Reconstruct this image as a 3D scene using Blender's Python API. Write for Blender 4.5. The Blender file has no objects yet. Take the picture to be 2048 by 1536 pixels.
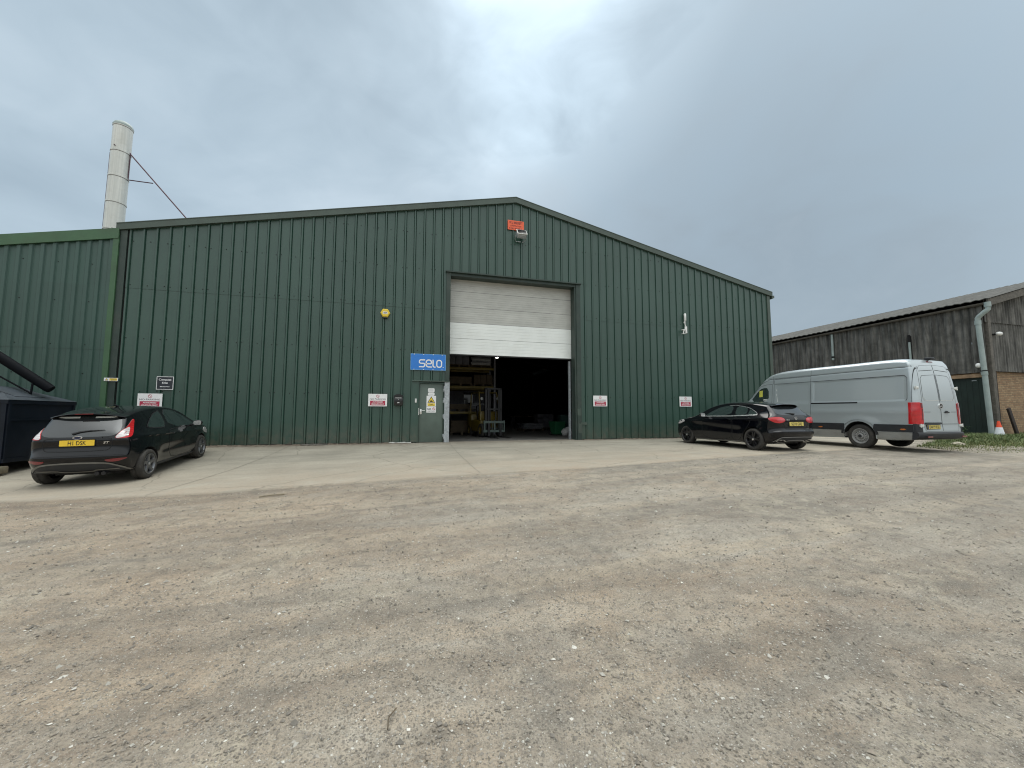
import bpy, bmesh, math, random
import numpy as np
from mathutils import Vector, Matrix
from mathutils.bvhtree import BVHTree
from mathutils.geometry import delaunay_2d_cdt

random.seed(7)
RNG = np.random.default_rng(11)
SC = bpy.context.scene
COL = SC.collection
PI = math.pi
R = math.radians

# ------------------------------------------------------------------ object helpers
def tag(o, label=None, cat=None, group=None, kind=None):
    if label: o['label'] = label
    if cat: o['category'] = cat
    if group: o['group'] = group
    if kind: o['kind'] = kind
    return o

def empty(name, loc=(0, 0, 0), rz=0.0, label=None, cat=None, group=None):
    o = bpy.data.objects.new(name, None)
    COL.objects.link(o)
    o.empty_display_size = 0.2
    o.location = loc
    o.rotation_euler = (0, 0, rz)
    return tag(o, label, cat, group)

def link(name, me, parent=None):
    o = bpy.data.objects.new(name, me)
    COL.objects.link(o)
    if parent is not None: o.parent = parent
    return o

def sharp(me, deg=32):
    for p in me.polygons: p.use_smooth = True
    me.set_sharp_from_angle(angle=R(deg))

class MB:
    """collects shapes and links them as one mesh object"""
    def __init__(s): s.v = []; s.f = []; s.m = []
    def add(s, vs, fs, m=0):
        b = len(s.v)
        s.v += [tuple(v) for v in vs]
        for f in fs:
            s.f.append(tuple(i + b for i in f)); s.m.append(m)
    def box(s, x0, x1, y0, y1, z0, z1, m=0, M=None, bev=0.0):
        if bev > 0:
            bm = bmesh.new()
            bmesh.ops.create_cube(bm, size=1)
            for v in bm.verts:
                v.co = Vector(((x0 + x1) / 2 + v.co.x * (x1 - x0), (y0 + y1) / 2 + v.co.y * (y1 - y0), (z0 + z1) / 2 + v.co.z * (z1 - z0)))
            bmesh.ops.bevel(bm, geom=bm.edges[:] , offset=bev, segments=2, affect='EDGES', profile=0.5)
            bm.verts.index_update()
            vs = [v.co.copy() for v in bm.verts]; fs = [[v.index for v in f.verts] for f in bm.faces]
            bm.free()
        else:
            vs = [Vector(p) for p in ((x0, y0, z0), (x1, y0, z0), (x1, y1, z0), (x0, y1, z0), (x0, y0, z1), (x1, y0, z1), (x1, y1, z1), (x0, y1, z1))]
            fs = [(0, 3, 2, 1), (4, 5, 6, 7), (0, 1, 5, 4), (1, 2, 6, 5), (2, 3, 7, 6), (3, 0, 4, 7)]
        if M is not None: vs = [M @ v for v in vs]
        s.add(vs, fs, m); return s
    def tube(s, pts, r, n=12, m=0, cap=True, rs=None):
        pts = [Vector(p) for p in pts]; rings = []
        prev = None
        for i, p in enumerate(pts):
            if i == 0: t = pts[1] - pts[0]
            elif i == len(pts) - 1: t = pts[-1] - pts[-2]
            else: t = (pts[i + 1] - p).normalized() + (p - pts[i - 1]).normalized()
            t.normalize()
            if prev is None:
                a = Vector((0, 0, 1)) if abs(t.z) < 0.9 else Vector((1, 0, 0))
                u = t.cross(a).normalized()
            else:
                u = (prev - t * prev.dot(t)).normalized()
            prev = u; w = t.cross(u)
            rr = rs[i] if rs else r
            rings.append([p + (u * math.cos(k * 2 * PI / n) + w * math.sin(k * 2 * PI / n)) * rr for k in range(n)])
        vs = [v for rg in rings for v in rg]; fs = []
        for i in range(len(pts) - 1):
            for k in range(n):
                k2 = (k + 1) % n
                fs.append((i * n + k, i * n + k2, (i + 1) * n + k2, (i + 1) * n + k))
        if cap:
            fs.append(tuple(range(n))[::-1]); fs.append(tuple(range((len(pts) - 1) * n, len(pts) * n)))
        s.add(vs, fs, m); return s
    def lathe(s, prof, n=32, axis='Z', c=(0, 0, 0), m=0, M=None, closed=False):
        """prof: (radius, height) pairs"""
        vs = []; fs = []; L = len(prof)
        for r, h in prof:
            for k in range(n):
                a = k * 2 * PI / n
                p = Vector((r * math.cos(a), r * math.sin(a), h))
                if axis == 'Y': p = Vector((p.x, p.z, p.y))
                if axis == 'X': p = Vector((p.z, p.x, p.y))
                p = p + Vector(c)
                vs.append(M @ p if M is not None else p)
        rng = range(L if closed else L - 1)
        for i in rng:
            j = (i + 1) % L
            for k in range(n):
                k2 = (k + 1) % n
                fs.append((i * n + k, i * n + k2, j * n + k2, j * n + k))
        s.add(vs, fs, m); return s
    def prism(s, poly, place, d0, d1, m=0):
        """poly: 2D outline; place(u,v,d)->3D; extruded from d0 to d1"""
        n = len(poly)
        vs = [place(u, v, d0) for u, v in poly] + [place(u, v, d1) for u, v in poly]
        fs = [tuple(range(n)), tuple(range(n, 2 * n))[::-1]]
        fs += [(i, i + n, (i + 1) % n + n, (i + 1) % n) for i in range(n)]
        s.add(vs, fs, m); return s
    def stroke(s, pts, w, place, d0, d1, m=0, closed=False, cap=6):
        """a thick 2D line with round ends as a flat raised strip"""
        pts = [Vector(p) for p in pts]; n = len(pts); l = []; r = []
        for i, p in enumerate(pts):
            if closed: a, b = pts[i - 1], pts[(i + 1) % n]
            else: a, b = pts[max(i - 1, 0)], pts[min(i + 1, n - 1)]
            t1 = (p - a); t2 = (b - p)
            t = ((t1.normalized() if t1.length > 1e-9 else Vector((0, 0))) + (t2.normalized() if t2.length > 1e-9 else Vector((0, 0))))
            t.normalize(); q = Vector((-t.y, t.x)) * (w / 2)
            l.append(p + q); r.append(p - q)
        for i in range(n if closed else n - 1):
            j = (i + 1) % n
            s.prism([r[i], r[j], l[j], l[i]], place, d0, d1, m)
        if not closed and cap:
            for p, q in ((pts[0], pts[1]), (pts[-1], pts[-2])):
                t = (p - q).normalized(); a0 = math.atan2(t.y, t.x) - PI / 2
                s.prism([p + Vector((math.cos(a0 + PI * k / cap), math.sin(a0 + PI * k / cap))) * (w / 2) for k in range(cap + 1)], place, d0, d1, m)
        return s
    def build(s, name, mats, parent=None, smooth=None, fix=True):
        me = bpy.data.meshes.new(name)
        me.from_pydata(s.v, [], s.f)
        mats = mats if isinstance(mats, (list, tuple)) else [mats]
        for mm in mats: me.materials.append(mm)
        if len(mats) > 1: me.polygons.foreach_set('material_index', s.m)
        if fix:
            bm = bmesh.new(); bm.from_mesh(me)
            bmesh.ops.recalc_face_normals(bm, faces=bm.faces[:])
            bm.to_mesh(me); bm.free()
        me.update()
        if smooth: sharp(me, smooth)
        return link(name, me, parent)

# ------------------------------------------------------------------ materials
def nodes_of(name):
    m = bpy.data.materials.new(name); m.use_nodes = True
    nt = m.node_tree; nt.nodes.clear()
    out = nt.nodes.new('ShaderNodeOutputMaterial'); b = nt.nodes.new('ShaderNodeBsdfPrincipled')
    nt.links.new(b.outputs[0], out.inputs[0])
    return m, nt, b

def N(nt, t, **kw):
    n = nt.nodes.new(t)
    for k, v in kw.items():
        if k.startswith('i_'):
            key = k[2:]
            key = int(key) if key.isdigit() else key.replace('_', ' ')
            n.inputs[key].default_value = v
        else: setattr(n, k, v)
    return n

def coords(nt, scale=(1, 1, 1), loc=(0, 0, 0), rot=(0, 0, 0), kind='Object'):
    tc = N(nt, 'ShaderNodeTexCoord'); mp = N(nt, 'ShaderNodeMapping')
    mp.inputs['Scale'].default_value = scale; mp.inputs['Location'].default_value = loc; mp.inputs['Rotation'].default_value = rot
    nt.links.new(tc.outputs[kind], mp.inputs[0]); return mp.outputs[0]

def noise(nt, vec, scale, detail=4, rough=0.55, dist=0.0):
    n = N(nt, 'ShaderNodeTexNoise'); n.inputs['Scale'].default_value = scale
    n.inputs['Detail'].default_value = detail; n.inputs['Roughness'].default_value = rough; n.inputs['Distortion'].default_value = dist
    nt.links.new(vec, n.inputs['Vector']); return n.outputs['Fac']

def ramp(nt, fac, stops):
    n = N(nt, 'ShaderNodeValToRGB'); e = n.color_ramp.elements
    while len(e) < len(stops): e.new(0.5)
    for el, (p, c) in zip(e, stops):
        el.position = p
        el.color = (c, c, c, 1) if isinstance(c, (int, float)) else (*c, 1)
    nt.links.new(fac, n.inputs[0]); return n.outputs[0]

def mix(nt, fac, a, b, mode='MIX'):
    n = N(nt, 'ShaderNodeMix', data_type='RGBA', blend_type=mode)
    for sock, v in ((n.inputs[0], fac), (n.inputs[6], a), (n.inputs[7], b)):
        if isinstance(v, (int, float)): sock.default_value = v
        elif isinstance(v, tuple): sock.default_value = (*v, 1) if len(v) == 3 else v
        else: nt.links.new(v, sock)
    return n.outputs[2]

def math_n(nt, op, a, b=None, clamp=False):
    n = N(nt, 'ShaderNodeMath', operation=op); n.use_clamp = clamp
    for i, v in enumerate((a, b)):
        if v is None: continue
        if isinstance(v, (int, float)): n.inputs[i].default_value = v
        else: nt.links.new(v, n.inputs[i])
    return n.outputs[0]

def bump(nt, b, h, strength=0.3, dist=0.01):
    n = N(nt, 'ShaderNodeBump'); n.inputs['Strength'].default_value = strength; n.inputs['Distance'].default_value = dist
    nt.links.new(h, n.inputs['Height']); nt.links.new(n.outputs[0], b.inputs['Normal'])

def simple(name, col, rough=0.5, metal=0.0, var=0.12, scale=6.0, coat=0.0, bmp=0.0, dirt=None, dirt_amt=0.5, spec=0.5, stretch=1.0):
    """plain surface with a little uneven tone, and blotches of dirt if asked"""
    m, nt, b = nodes_of(name)
    v = coords(nt, (1, 1, stretch))
    f = noise(nt, v, scale, 5, 0.6)
    c = mix(nt, ramp(nt, f, [(0.3, 0.0), (0.7, 1.0)]), tuple(x * (1 - var) for x in col), tuple(min(1, x * (1 + var)) for x in col))
    r = ramp(nt, f, [(0.2, max(0, rough - 0.08)), (0.8, min(1, rough + 0.08))])
    if dirt:
        d = noise(nt, v, scale * 0.6, 8, 0.7, 0.3)
        fac = ramp(nt, d, [(0.48, 0.0), (0.72, dirt_amt)])
        c = mix(nt, fac, c, dirt)
    nt.links.new(c, b.inputs['Base Color']); nt.links.new(r, b.inputs['Roughness'])
    b.inputs['Metallic'].default_value = metal; b.inputs['Coat Weight'].default_value = coat; b.inputs['Coat Roughness'].default_value = 0.04
    b.inputs['Specular IOR Level'].default_value = spec
    if bmp: bump(nt, b, noise(nt, v, scale * 8, 4), 0.35, bmp)
    return m

def emit(name, col, s):
    m = bpy.data.materials.new(name); m.use_nodes = True; nt = m.node_tree; nt.nodes.clear()
    o = nt.nodes.new('ShaderNodeOutputMaterial'); e = nt.nodes.new('ShaderNodeEmission')
    e.inputs[0].default_value = (*col, 1); e.inputs[1].default_value = s; nt.links.new(e.outputs[0], o.inputs[0]); return m

def cladding_mat(name, col, col2, rough=0.42):
    """painted steel sheet: soft vertical runs, mottled fading, mud splash near the ground"""
    m, nt, b = nodes_of(name)
    v = coords(nt)
    runs = noise(nt, coords(nt, (3.0, 3.0, 0.12)), 2.0, 5, 0.6)
    s0 = N(nt, 'ShaderNodeSeparateXYZ'); nt.links.new(v, s0.inputs[0])
    wn = N(nt, 'ShaderNodeTexWhiteNoise', noise_dimensions='2D'); cb = N(nt, 'ShaderNodeCombineXYZ')
    nt.links.new(math_n(nt, 'FLOOR', math_n(nt, 'DIVIDE', math_n(nt, 'ADD', s0.outputs[0], 0.03), 1.0176)), cb.inputs[0])
    nt.links.new(math_n(nt, 'GREATER_THAN', s0.outputs[2], 4.86), cb.inputs[1]); nt.links.new(cb.outputs[0], wn.inputs['Vector'])
    blot = noise(nt, v, 0.45, 5, 0.6, 0.4)
    c = mix(nt, ramp(nt, blot, [(0.3, 0.0), (0.7, 1.0)]), col, col2)
    c = mix(nt, ramp(nt, runs, [(0.45, 0.0), (0.85, 0.35)]), c, tuple(x * 1.5 + 0.012 for x in col))
    c = mix(nt, math_n(nt, 'MULTIPLY', wn.outputs['Value'], 0.20), c, tuple(x * 0.55 for x in col))
    c = mix(nt, ramp(nt, noise(nt, coords(nt, (6.0, 6.0, 0.25)), 1.7, 6, 0.65), [(0.58, 0.0), (0.72, 0.35)]), c, tuple(x * 0.55 for x in col))
    sx = N(nt, 'ShaderNodeSeparateXYZ'); nt.links.new(v, sx.inputs[0])
    zf = N(nt, 'ShaderNodeMapRange'); zf.inputs[1].default_value = 0.75; zf.inputs[2].default_value = 0.0
    nt.links.new(sx.outputs[2], zf.inputs[0])
    sp = noise(nt, v, 5.0, 8, 0.72, 0.2)
    mud = math_n(nt, 'MULTIPLY', zf.outputs[0], ramp(nt, sp, [(0.38, 0.05), (0.66, 0.8)]))
    c = mix(nt, mud, c, (0.115, 0.10, 0.075))
    specks = noise(nt, v, 26.0, 3, 0.5)
    c = mix(nt, ramp(nt, specks, [(0.74, 0.0), (0.78, 0.35)]), c, (0.18, 0.2, 0.18))
    nt.links.new(c, b.inputs['Base Color'])
    nt.links.new(ramp(nt, runs, [(0.2, rough - 0.07), (0.8, rough + 0.12)]), b.inputs['Roughness'])
    b.inputs['Specular IOR Level'].default_value = 0.75
    fine = noise(nt, v, 180.0, 2, 0.5); wav = noise(nt, coords(nt, (1, 1, 0.5)), 1.6, 2, 0.5)
    h = math_n(nt, 'ADD', math_n(nt, 'MULTIPLY', fine, 0.03), wav)
    bump(nt, b, h, 0.25, 0.02)
    return m

M = {}
def setup_materials():
    M['clad'] = cladding_mat('juniper_green_sheet', (0.0190, 0.057, 0.041), (0.0275, 0.074, 0.055), 0.34)
    M['clad_left'] = cladding_mat('bluish_green_sheet', (0.0155, 0.058, 0.043), (0.022, 0.072, 0.055), 0.42)
    M['trim'] = simple('green_trim', (0.062, 0.088, 0.072), 0.5, var=0.15, scale=2, dirt=(0.05, 0.05, 0.04), dirt_amt=0.4)
    M['trim_dark'] = simple('dark_green_trim', (0.026, 0.045, 0.037), 0.5, var=0.2, scale=3, dirt=(0.12, 0.12, 0.10), dirt_amt=0.25)
    M['trim_light'] = simple('light_green_trim', (0.048, 0.115, 0.055), 0.5, var=0.15, scale=2, dirt=(0.05, 0.07, 0.04), dirt_amt=0.5)
    M['screw'] = simple('weathered_screw_cap', (0.006, 0.008, 0.007), 0.6)
    M['black_gap'] = simple('black_gap', (0.004, 0.004, 0.004), 0.8)
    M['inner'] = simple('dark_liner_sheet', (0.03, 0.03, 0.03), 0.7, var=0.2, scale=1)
    M['roof_sheet'] = simple('roof_sheet', (0.10, 0.12, 0.11), 0.5, var=0.15, scale=1)
    M['steel'] = simple('painted_steel_frame', (0.05, 0.05, 0.055), 0.5)
    M['door_old'] = simple('aged_white_door_panel', (0.50, 0.505, 0.475), 0.45, var=0.10, scale=1.4, dirt=(0.34, 0.34, 0.32), dirt_amt=0.45, stretch=2.5)
    M['door_new'] = simple('clean_white_door_panel', (0.80, 0.83, 0.81), 0.4, var=0.04, scale=1.5, dirt=(0.55, 0.55, 0.5), dirt_amt=0.25)
    M['rubber'] = simple('black_rubber', (0.012, 0.012, 0.012), 0.75)
    M['ped_door'] = simple('grey_green_door_paint', (0.10, 0.135, 0.115), 0.45, var=0.12, scale=2, dirt=(0.06, 0.075, 0.065), dirt_amt=0.4)
    M['galv'] = simple('galvanised_steel', (0.40, 0.43, 0.45), 0.45, metal=0.4, var=0.25, scale=14, dirt=(0.22, 0.24, 0.26), dirt_amt=0.6)
    M['chrome'] = simple('polished_metal', (0.80, 0.80, 0.79), 0.28, metal=0.85, var=0.05)
    M['trim_grey'] = simple('satin_grey_trim', (0.30, 0.30, 0.30), 0.4, var=0.1, metal=0.3)
    M['white'] = simple('white_plastic', (0.78, 0.78, 0.76), 0.4, var=0.03)
    M['white_dirty'] = simple('off_white_plastic', (0.62, 0.63, 0.60), 0.5, var=0.08, scale=12, dirt=(0.4, 0.4, 0.36), dirt_amt=0.4)
    M['sign_white'] = simple('white_sign_board', (0.80, 0.80, 0.80), 0.35, var=0.03, scale=8)
    M['sign_red'] = simple('crimson_sign_ink', (0.42, 0.035, 0.075), 0.4, var=0.05)
    M['sign_black'] = simple('black_sign_ink', (0.012, 0.012, 0.014), 0.45)
    M['sign_grey'] = simple('grey_sign_ink', (0.13, 0.11, 0.13), 0.5)
    M['sign_blue'] = simple('blue_sign_board', (0.028, 0.19, 0.60), 0.35, var=0.04, scale=4)
    M['sign_blue_edge'] = simple('pale_blue_sign_edge', (0.16, 0.38, 0.68), 0.35, var=0.04)
    M['sign_yellow'] = simple('yellow_sign_ink', (0.75, 0.55, 0.05), 0.4, var=0.05)
    M['sign_orange'] = simple('orange_sign_board', (0.80, 0.13, 0.05), 0.45, var=0.10, scale=7)
    M['sign_maroon'] = simple('faded_maroon_ink', (0.16, 0.015, 0.01), 0.5)
    M['sign_dark'] = simple('dark_slate_sign_board', (0.018, 0.022, 0.030), 0.4)
    M['black_paint'] = simple('black_gloss_enamel', (0.008, 0.008, 0.009), 0.3, coat=0.3)
    M['lamp_glass'] = simple('dark_lamp_glass', (0.015, 0.016, 0.018), 0.12)
    M['flue'] = flue_mat()
    M['rust_steel'] = simple('maroon_painted_steel', (0.075, 0.035, 0.055), 0.55)
    M['skip'] = simple('navy_painted_steel', (0.0045, 0.008, 0.015), 0.5, var=0.3, scale=2, dirt=(0.03, 0.034, 0.04), dirt_amt=0.3, spec=0.25)
    M['skip_lid'] = simple('dusty_navy_lid', (0.036, 0.046, 0.057), 0.5, var=0.25, scale=3, dirt=(0.07, 0.078, 0.08), dirt_amt=0.5)
    M['black_pipe'] = simple('black_pipe', (0.003, 0.004, 0.006), 0.65, var=0.3, spec=0.12)
    M['timber'] = simple('weathered_timber', (0.20, 0.17, 0.12), 0.85, var=0.35, scale=5, bmp=0.004, dirt=(0.08, 0.09, 0.05), dirt_amt=0.6)
    M['timber_dark'] = simple('dark_rotten_timber', (0.035, 0.026, 0.022), 0.85, var=0.4, scale=8, bmp=0.004)
    M['pallet'] = simple('pine_boards', (0.11, 0.085, 0.055), 0.8, var=0.3, scale=7)
    M['rack_yellow'] = simple('yellow_rack_paint', (0.19, 0.14, 0.02), 0.5, var=0.2, scale=4, dirt=(0.1, 0.08, 0.03), dirt_amt=0.4)
    M['rack_grey'] = simple('rack_upright_grey', (0.16, 0.16, 0.18), 0.5, metal=0.3)
    M['wrap'] = simple('shrink_wrap', (0.19, 0.195, 0.21), 0.25, var=0.25, scale=16, bmp=0.01)
    M['cloth_grey'] = simple('grey_boxed_goods', (0.13, 0.13, 0.15), 0.6, var=0.3, scale=6)
    M['card'] = simple('brown_card', (0.08, 0.06, 0.038), 0.8, var=0.2)
    M['fork_yellow'] = simple('forklift_yellow', (0.15, 0.11, 0.016), 0.4, var=0.12, scale=4)
    M['fork_green'] = simple('forklift_grey_green', (0.08, 0.11, 0.10), 0.5, var=0.2, scale=6)
    M['fork_dark'] = simple('forklift_dark_steel', (0.02, 0.02, 0.022), 0.45, metal=0.3)
    M['bin_green'] = simple('green_bin_plastic', (0.01, 0.075, 0.032), 0.45)
    M['bin_dark'] = simple('dark_green_bin_plastic', (0.008, 0.032, 0.027), 0.5)
    M['bag'] = simple('white_sack', (0.42, 0.42, 0.41), 0.6, var=0.2, scale=20, bmp=0.02)
    M['lamp_on'] = emit('lit_lamp', (1.0, 0.97, 0.9), 14.0)
    M['pvc'] = simple('pale_grey_green_pvc', (0.30, 0.36, 0.35), 0.5, var=0.12, scale=3, dirt=(0.2, 0.25, 0.23), dirt_amt=0.5)
    M['barn_door'] = simple('dark_green_boarded_door', (0.010, 0.022, 0.018), 0.6, var=0.3, scale=3)
    M['post'] = simple('mossy_concrete_post', (0.125, 0.115, 0.10), 0.9, var=0.3, scale=9, bmp=0.006, dirt=(0.05, 0.052, 0.04), dirt_amt=0.6)
    M['lintel'] = simple('pale_timber_lintel', (0.30, 0.20, 0.12), 0.8, var=0.3, scale=6)
    M['barn_sheet'] = barn_mat()
    M['barn_roof'] = barn_mat(True)
    M['brick'] = brick_mat('buff_brick', False)
    M['brick_side'] = brick_mat('buff_brick_side', True)
    M['cone_orange'] = simple('orange_cone_plastic', (0.72, 0.07, 0.02), 0.5, var=0.12, scale=9)
    M['cone_white'] = simple('cone_sleeve', (0.72, 0.75, 0.78), 0.45, var=0.1, scale=12)
    M['cone_base'] = simple('cone_base_rubber', (0.20, 0.10, 0.06), 0.7)
    M['silt'] = simple('earth_and_silt', (0.13, 0.105, 0.078), 0.95, var=0.4, scale=9, bmp=0.01, dirt=(0.22, 0.19, 0.14), dirt_amt=0.5)
    M['stone'] = simple('pale_stone', (0.34, 0.31, 0.24), 0.85, var=0.3, scale=14, bmp=0.01)
    M['glass'] = glass_mat()
    M['glass_side'] = glass_mat('side_glass', (0.022, 0.036, 0.034))  # paler base colour stands in for reflections and light showing through
    M['glass_rear'] = glass_mat('rear_glass', (0.02, 0.024, 0.026))
    M['paint_fiesta'] = paint_mat('black_car_paint', (0.0018, 0.0022, 0.0038), 0.22, 0.0)
    M['paint_merc'] = paint_mat('black_blue_car_paint', (0.0018, 0.0022, 0.0042), 0.22, 0.0)
    M['paint_van'] = paint_mat('silver_van_paint', (0.465, 0.515, 0.535), 0.34, 0.4)
    M['seam'] = simple('panel_gap', (0.006, 0.006, 0.007), 0.9)
    M['seam_silver'] = simple('panel_gap_on_silver', (0.05, 0.055, 0.06), 0.8)
    M['plastic'] = simple('black_bumper_plastic', (0.018, 0.020, 0.024), 0.55, var=0.15, scale=5, dirt=(0.07, 0.065, 0.055), dirt_amt=0.3)
    M['plastic_grey'] = simple('dusty_grey_plastic', (0.165, 0.160, 0.145), 0.6, var=0.2, scale=5)
    M['sill_silver'] = simple('dusty_silver_sill', (0.30, 0.30, 0.285), 0.5, var=0.12, scale=3, metal=0.2, dirt=(0.2, 0.19, 0.16), dirt_amt=0.5)
    M['tyre'] = simple('dusty_tyre', (0.034, 0.032, 0.029), 0.85, var=0.25, scale=10, dirt=(0.11, 0.10, 0.085), dirt_amt=0.55)
    M['rim_grey'] = simple('grey_alloy', (0.16, 0.165, 0.175), 0.35, metal=0.8, var=0.15)
    M['rim_black'] = simple('black_alloy', (0.014, 0.014, 0.016), 0.3, coat=0.4)
    M['rim_steel'] = simple('dusty_steel_wheel', (0.27, 0.27, 0.265), 0.55, var=0.2, scale=10)
    M['rim_dark'] = simple('wheel_recess', (0.010, 0.010, 0.010), 0.7)
    M['light_red'] = lens_mat('red_tail_lens', (0.60, 0.012, 0.018))
    M['light_pink'] = lens_mat('pinkish_tail_lens', (0.62, 0.05, 0.07))
    M['light_dark_red'] = lens_mat('dark_red_lens', (0.20, 0.010, 0.016))
    M['light_clear'] = lens_mat('clear_tail_lens', (0.72, 0.68, 0.68))
    M['light_amber'] = lens_mat('amber_lens', (0.65, 0.20, 0.06))
    M['plate'] = simple('yellow_number_plate', (0.78, 0.53, 0.04), 0.35, var=0.04)
    M['plate_pale'] = simple('dusty_yellow_number_plate', (0.62, 0.50, 0.13), 0.45, var=0.10, scale=20)
    M['plate_ink'] = simple('number_plate_ink', (0.025, 0.018, 0.008), 0.5)
    M['plate_blue'] = simple('number_plate_blue_band', (0.02, 0.03, 0.14), 0.4)
    M['badge_red'] = simple('red_badge', (0.45, 0.06, 0.08), 0.35)
    M['badge_blue'] = simple('navy_badge', (0.012, 0.02, 0.06), 0.25)
    M['paper_yellow'] = simple('yellow_paper', (0.62, 0.60, 0.10), 0.7)
    M['grass'] = leaf_mat('grass_blades', (0.070, 0.120, 0.026), (0.20, 0.195, 0.075))
    M['leaf'] = leaf_mat('nettle_leaves', (0.045, 0.10, 0.028), (0.085, 0.145, 0.045))
    M['ground'] = gravel_mat()
    M['pebble'] = pebble_mat()
    M['concrete'] = concrete_mat()
    M['floor'] = simple('warehouse_floor', (0.13, 0.125, 0.115), 0.6, var=0.25, scale=1.2, dirt=(0.10, 0.095, 0.085), dirt_amt=0.6)
    M['joint'] = simple('joint_filler', (0.185, 0.172, 0.14), 0.9)

def glass_mat(name='dark_glass', col=(0.006, 0.009, 0.010)):
    m, nt, b = nodes_of(name)
    b.inputs['Base Color'].default_value = (*col, 1); b.inputs['Roughness'].default_value = 0.03
    b.inputs['Specular IOR Level'].default_value = 1.0; b.inputs['IOR'].default_value = 1.55
    f = noise(nt, coords(nt), 3.0, 5, 0.6)
    nt.links.new(ramp(nt, f, [(0.35, 0.03), (0.75, 0.12)]), b.inputs['Roughness'])
    return m

def paint_mat(name, col, rough, metal):
    """clear-coated paint with road dust on the lower body"""
    m, nt, b = nodes_of(name)
    v = coords(nt)
    sx = N(nt, 'ShaderNodeSeparateXYZ'); nt.links.new(v, sx.inputs[0])
    mr = N(nt, 'ShaderNodeMapRange'); mr.inputs[1].default_value = 0.75; mr.inputs[2].default_value = 0.12
    nt.links.new(sx.outputs[2], mr.inputs[0])
    d = noise(nt, v, 4.5, 8, 0.68, 0.3)
    dust = math_n(nt, 'MULTIPLY', mr.outputs[0], ramp(nt, d, [(0.40, 0.0), (0.85, 0.13)]))
    dust = math_n(nt, 'ADD', dust, ramp(nt, d, [(0.6, 0.0), (0.95, 0.012)]))
    flake = noise(nt, v, 900.0, 1, 0.5)
    c0 = mix(nt, flake, tuple(x * 0.88 for x in col), tuple(x * 1.12 for x in col))
    nt.links.new(mix(nt, dust, c0, (0.13, 0.12, 0.10)), b.inputs['Base Color'])
    b.inputs['Metallic'].default_value = metal; b.inputs['Specular IOR Level'].default_value = 0.25 if metal else 0.08; b.inputs['Coat IOR'].default_value = 1.45
    nt.links.new(math_n(nt, 'ADD', math_n(nt, 'MULTIPLY', dust, 0.6), rough), b.inputs['Roughness'])
    nt.links.new(math_n(nt, 'SUBTRACT', 1.0, math_n(nt, 'MULTIPLY', dust, 2.0), True), b.inputs['Coat Weight'])
    nt.links.new(ramp(nt, d, [(0.3, 0.03), (0.8, 0.10)]), b.inputs['Coat Roughness'])
    return m

def lens_mat(name, col):
    m, nt, b = nodes_of(name)
    v = coords(nt)
    w = N(nt, 'ShaderNodeTexWave', wave_type='BANDS', bands_direction='Z'); w.inputs['Scale'].default_value = 9.0; w.inputs['Distortion'].default_value = 1.5
    nt.links.new(v, w.inputs['Vector'])
    f = noise(nt, v, 14.0, 3, 0.5)
    fac = math_n(nt, 'MULTIPLY', w.outputs['Fac'], f)
    nt.links.new(mix(nt, ramp(nt, fac, [(0.1, 0.0), (0.5, 1.0)]), tuple(x * 0.72 for x in col), col), b.inputs['Base Color'])
    b.inputs['Roughness'].default_value = 0.15; b.inputs['Coat Weight'].default_value = 1.0; b.inputs['Coat Roughness'].default_value = 0.04
    return m

def flue_mat():
    m, nt, b = nodes_of('galvanised_flue')
    s = noise(nt, coords(nt, (9, 9, 0.25)), 1.4, 6, 0.6); f = noise(nt, coords(nt), 3.0, 6, 0.6)
    c = mix(nt, ramp(nt, s, [(0.35, 0.0), (0.7, 1.0)]), (0.52, 0.53, 0.50), (0.68, 0.68, 0.64))
    c = mix(nt, ramp(nt, f, [(0.5, 0.0), (0.8, 0.4)]), c, (0.40, 0.39, 0.34))
    nt.links.new(c, b.inputs['Base Color']); b.inputs['Metallic'].default_value = 0.25; b.inputs['Roughness'].default_value = 0.42
    return m

def barn_mat(roof=False):
    """weathered fibre-cement sheets: pale runs, black algae, lichen"""
    m, nt, b = nodes_of('weathered_barn_roof' if roof else 'weathered_barn_sheet')
    st = (3, 3, 3) if roof else (2.6, 2.6, 0.28)
    s = noise(nt, coords(nt, st), 2.2, 7, 0.65, 0.2); f = noise(nt, coords(nt), 1.1, 8, 0.68)
    lo, hi = ((0.048, 0.049, 0.044), (0.112, 0.110, 0.100)) if roof else ((0.046, 0.046, 0.044), (0.215, 0.210, 0.194))
    c = mix(nt, ramp(nt, s, [(0.36, 0.0), (0.66, 1.0)]), lo, hi)
    c = mix(nt, ramp(nt, f, [(0.42, 0.0), (0.68, 0.75)]), c, (0.040, 0.040, 0.034))
    l = noise(nt, coords(nt), 9.0, 6, 0.7)
    c = mix(nt, ramp(nt, l, [(0.60, 0.0), (0.72, 0.45)]), c, (0.20, 0.195, 0.17))
    nt.links.new(c, b.inputs['Base Color']); b.inputs['Roughness'].default_value = 0.9
    bump(nt, b, noise(nt, coords(nt), 40, 5), 0.4, 0.01)
    return m

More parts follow.
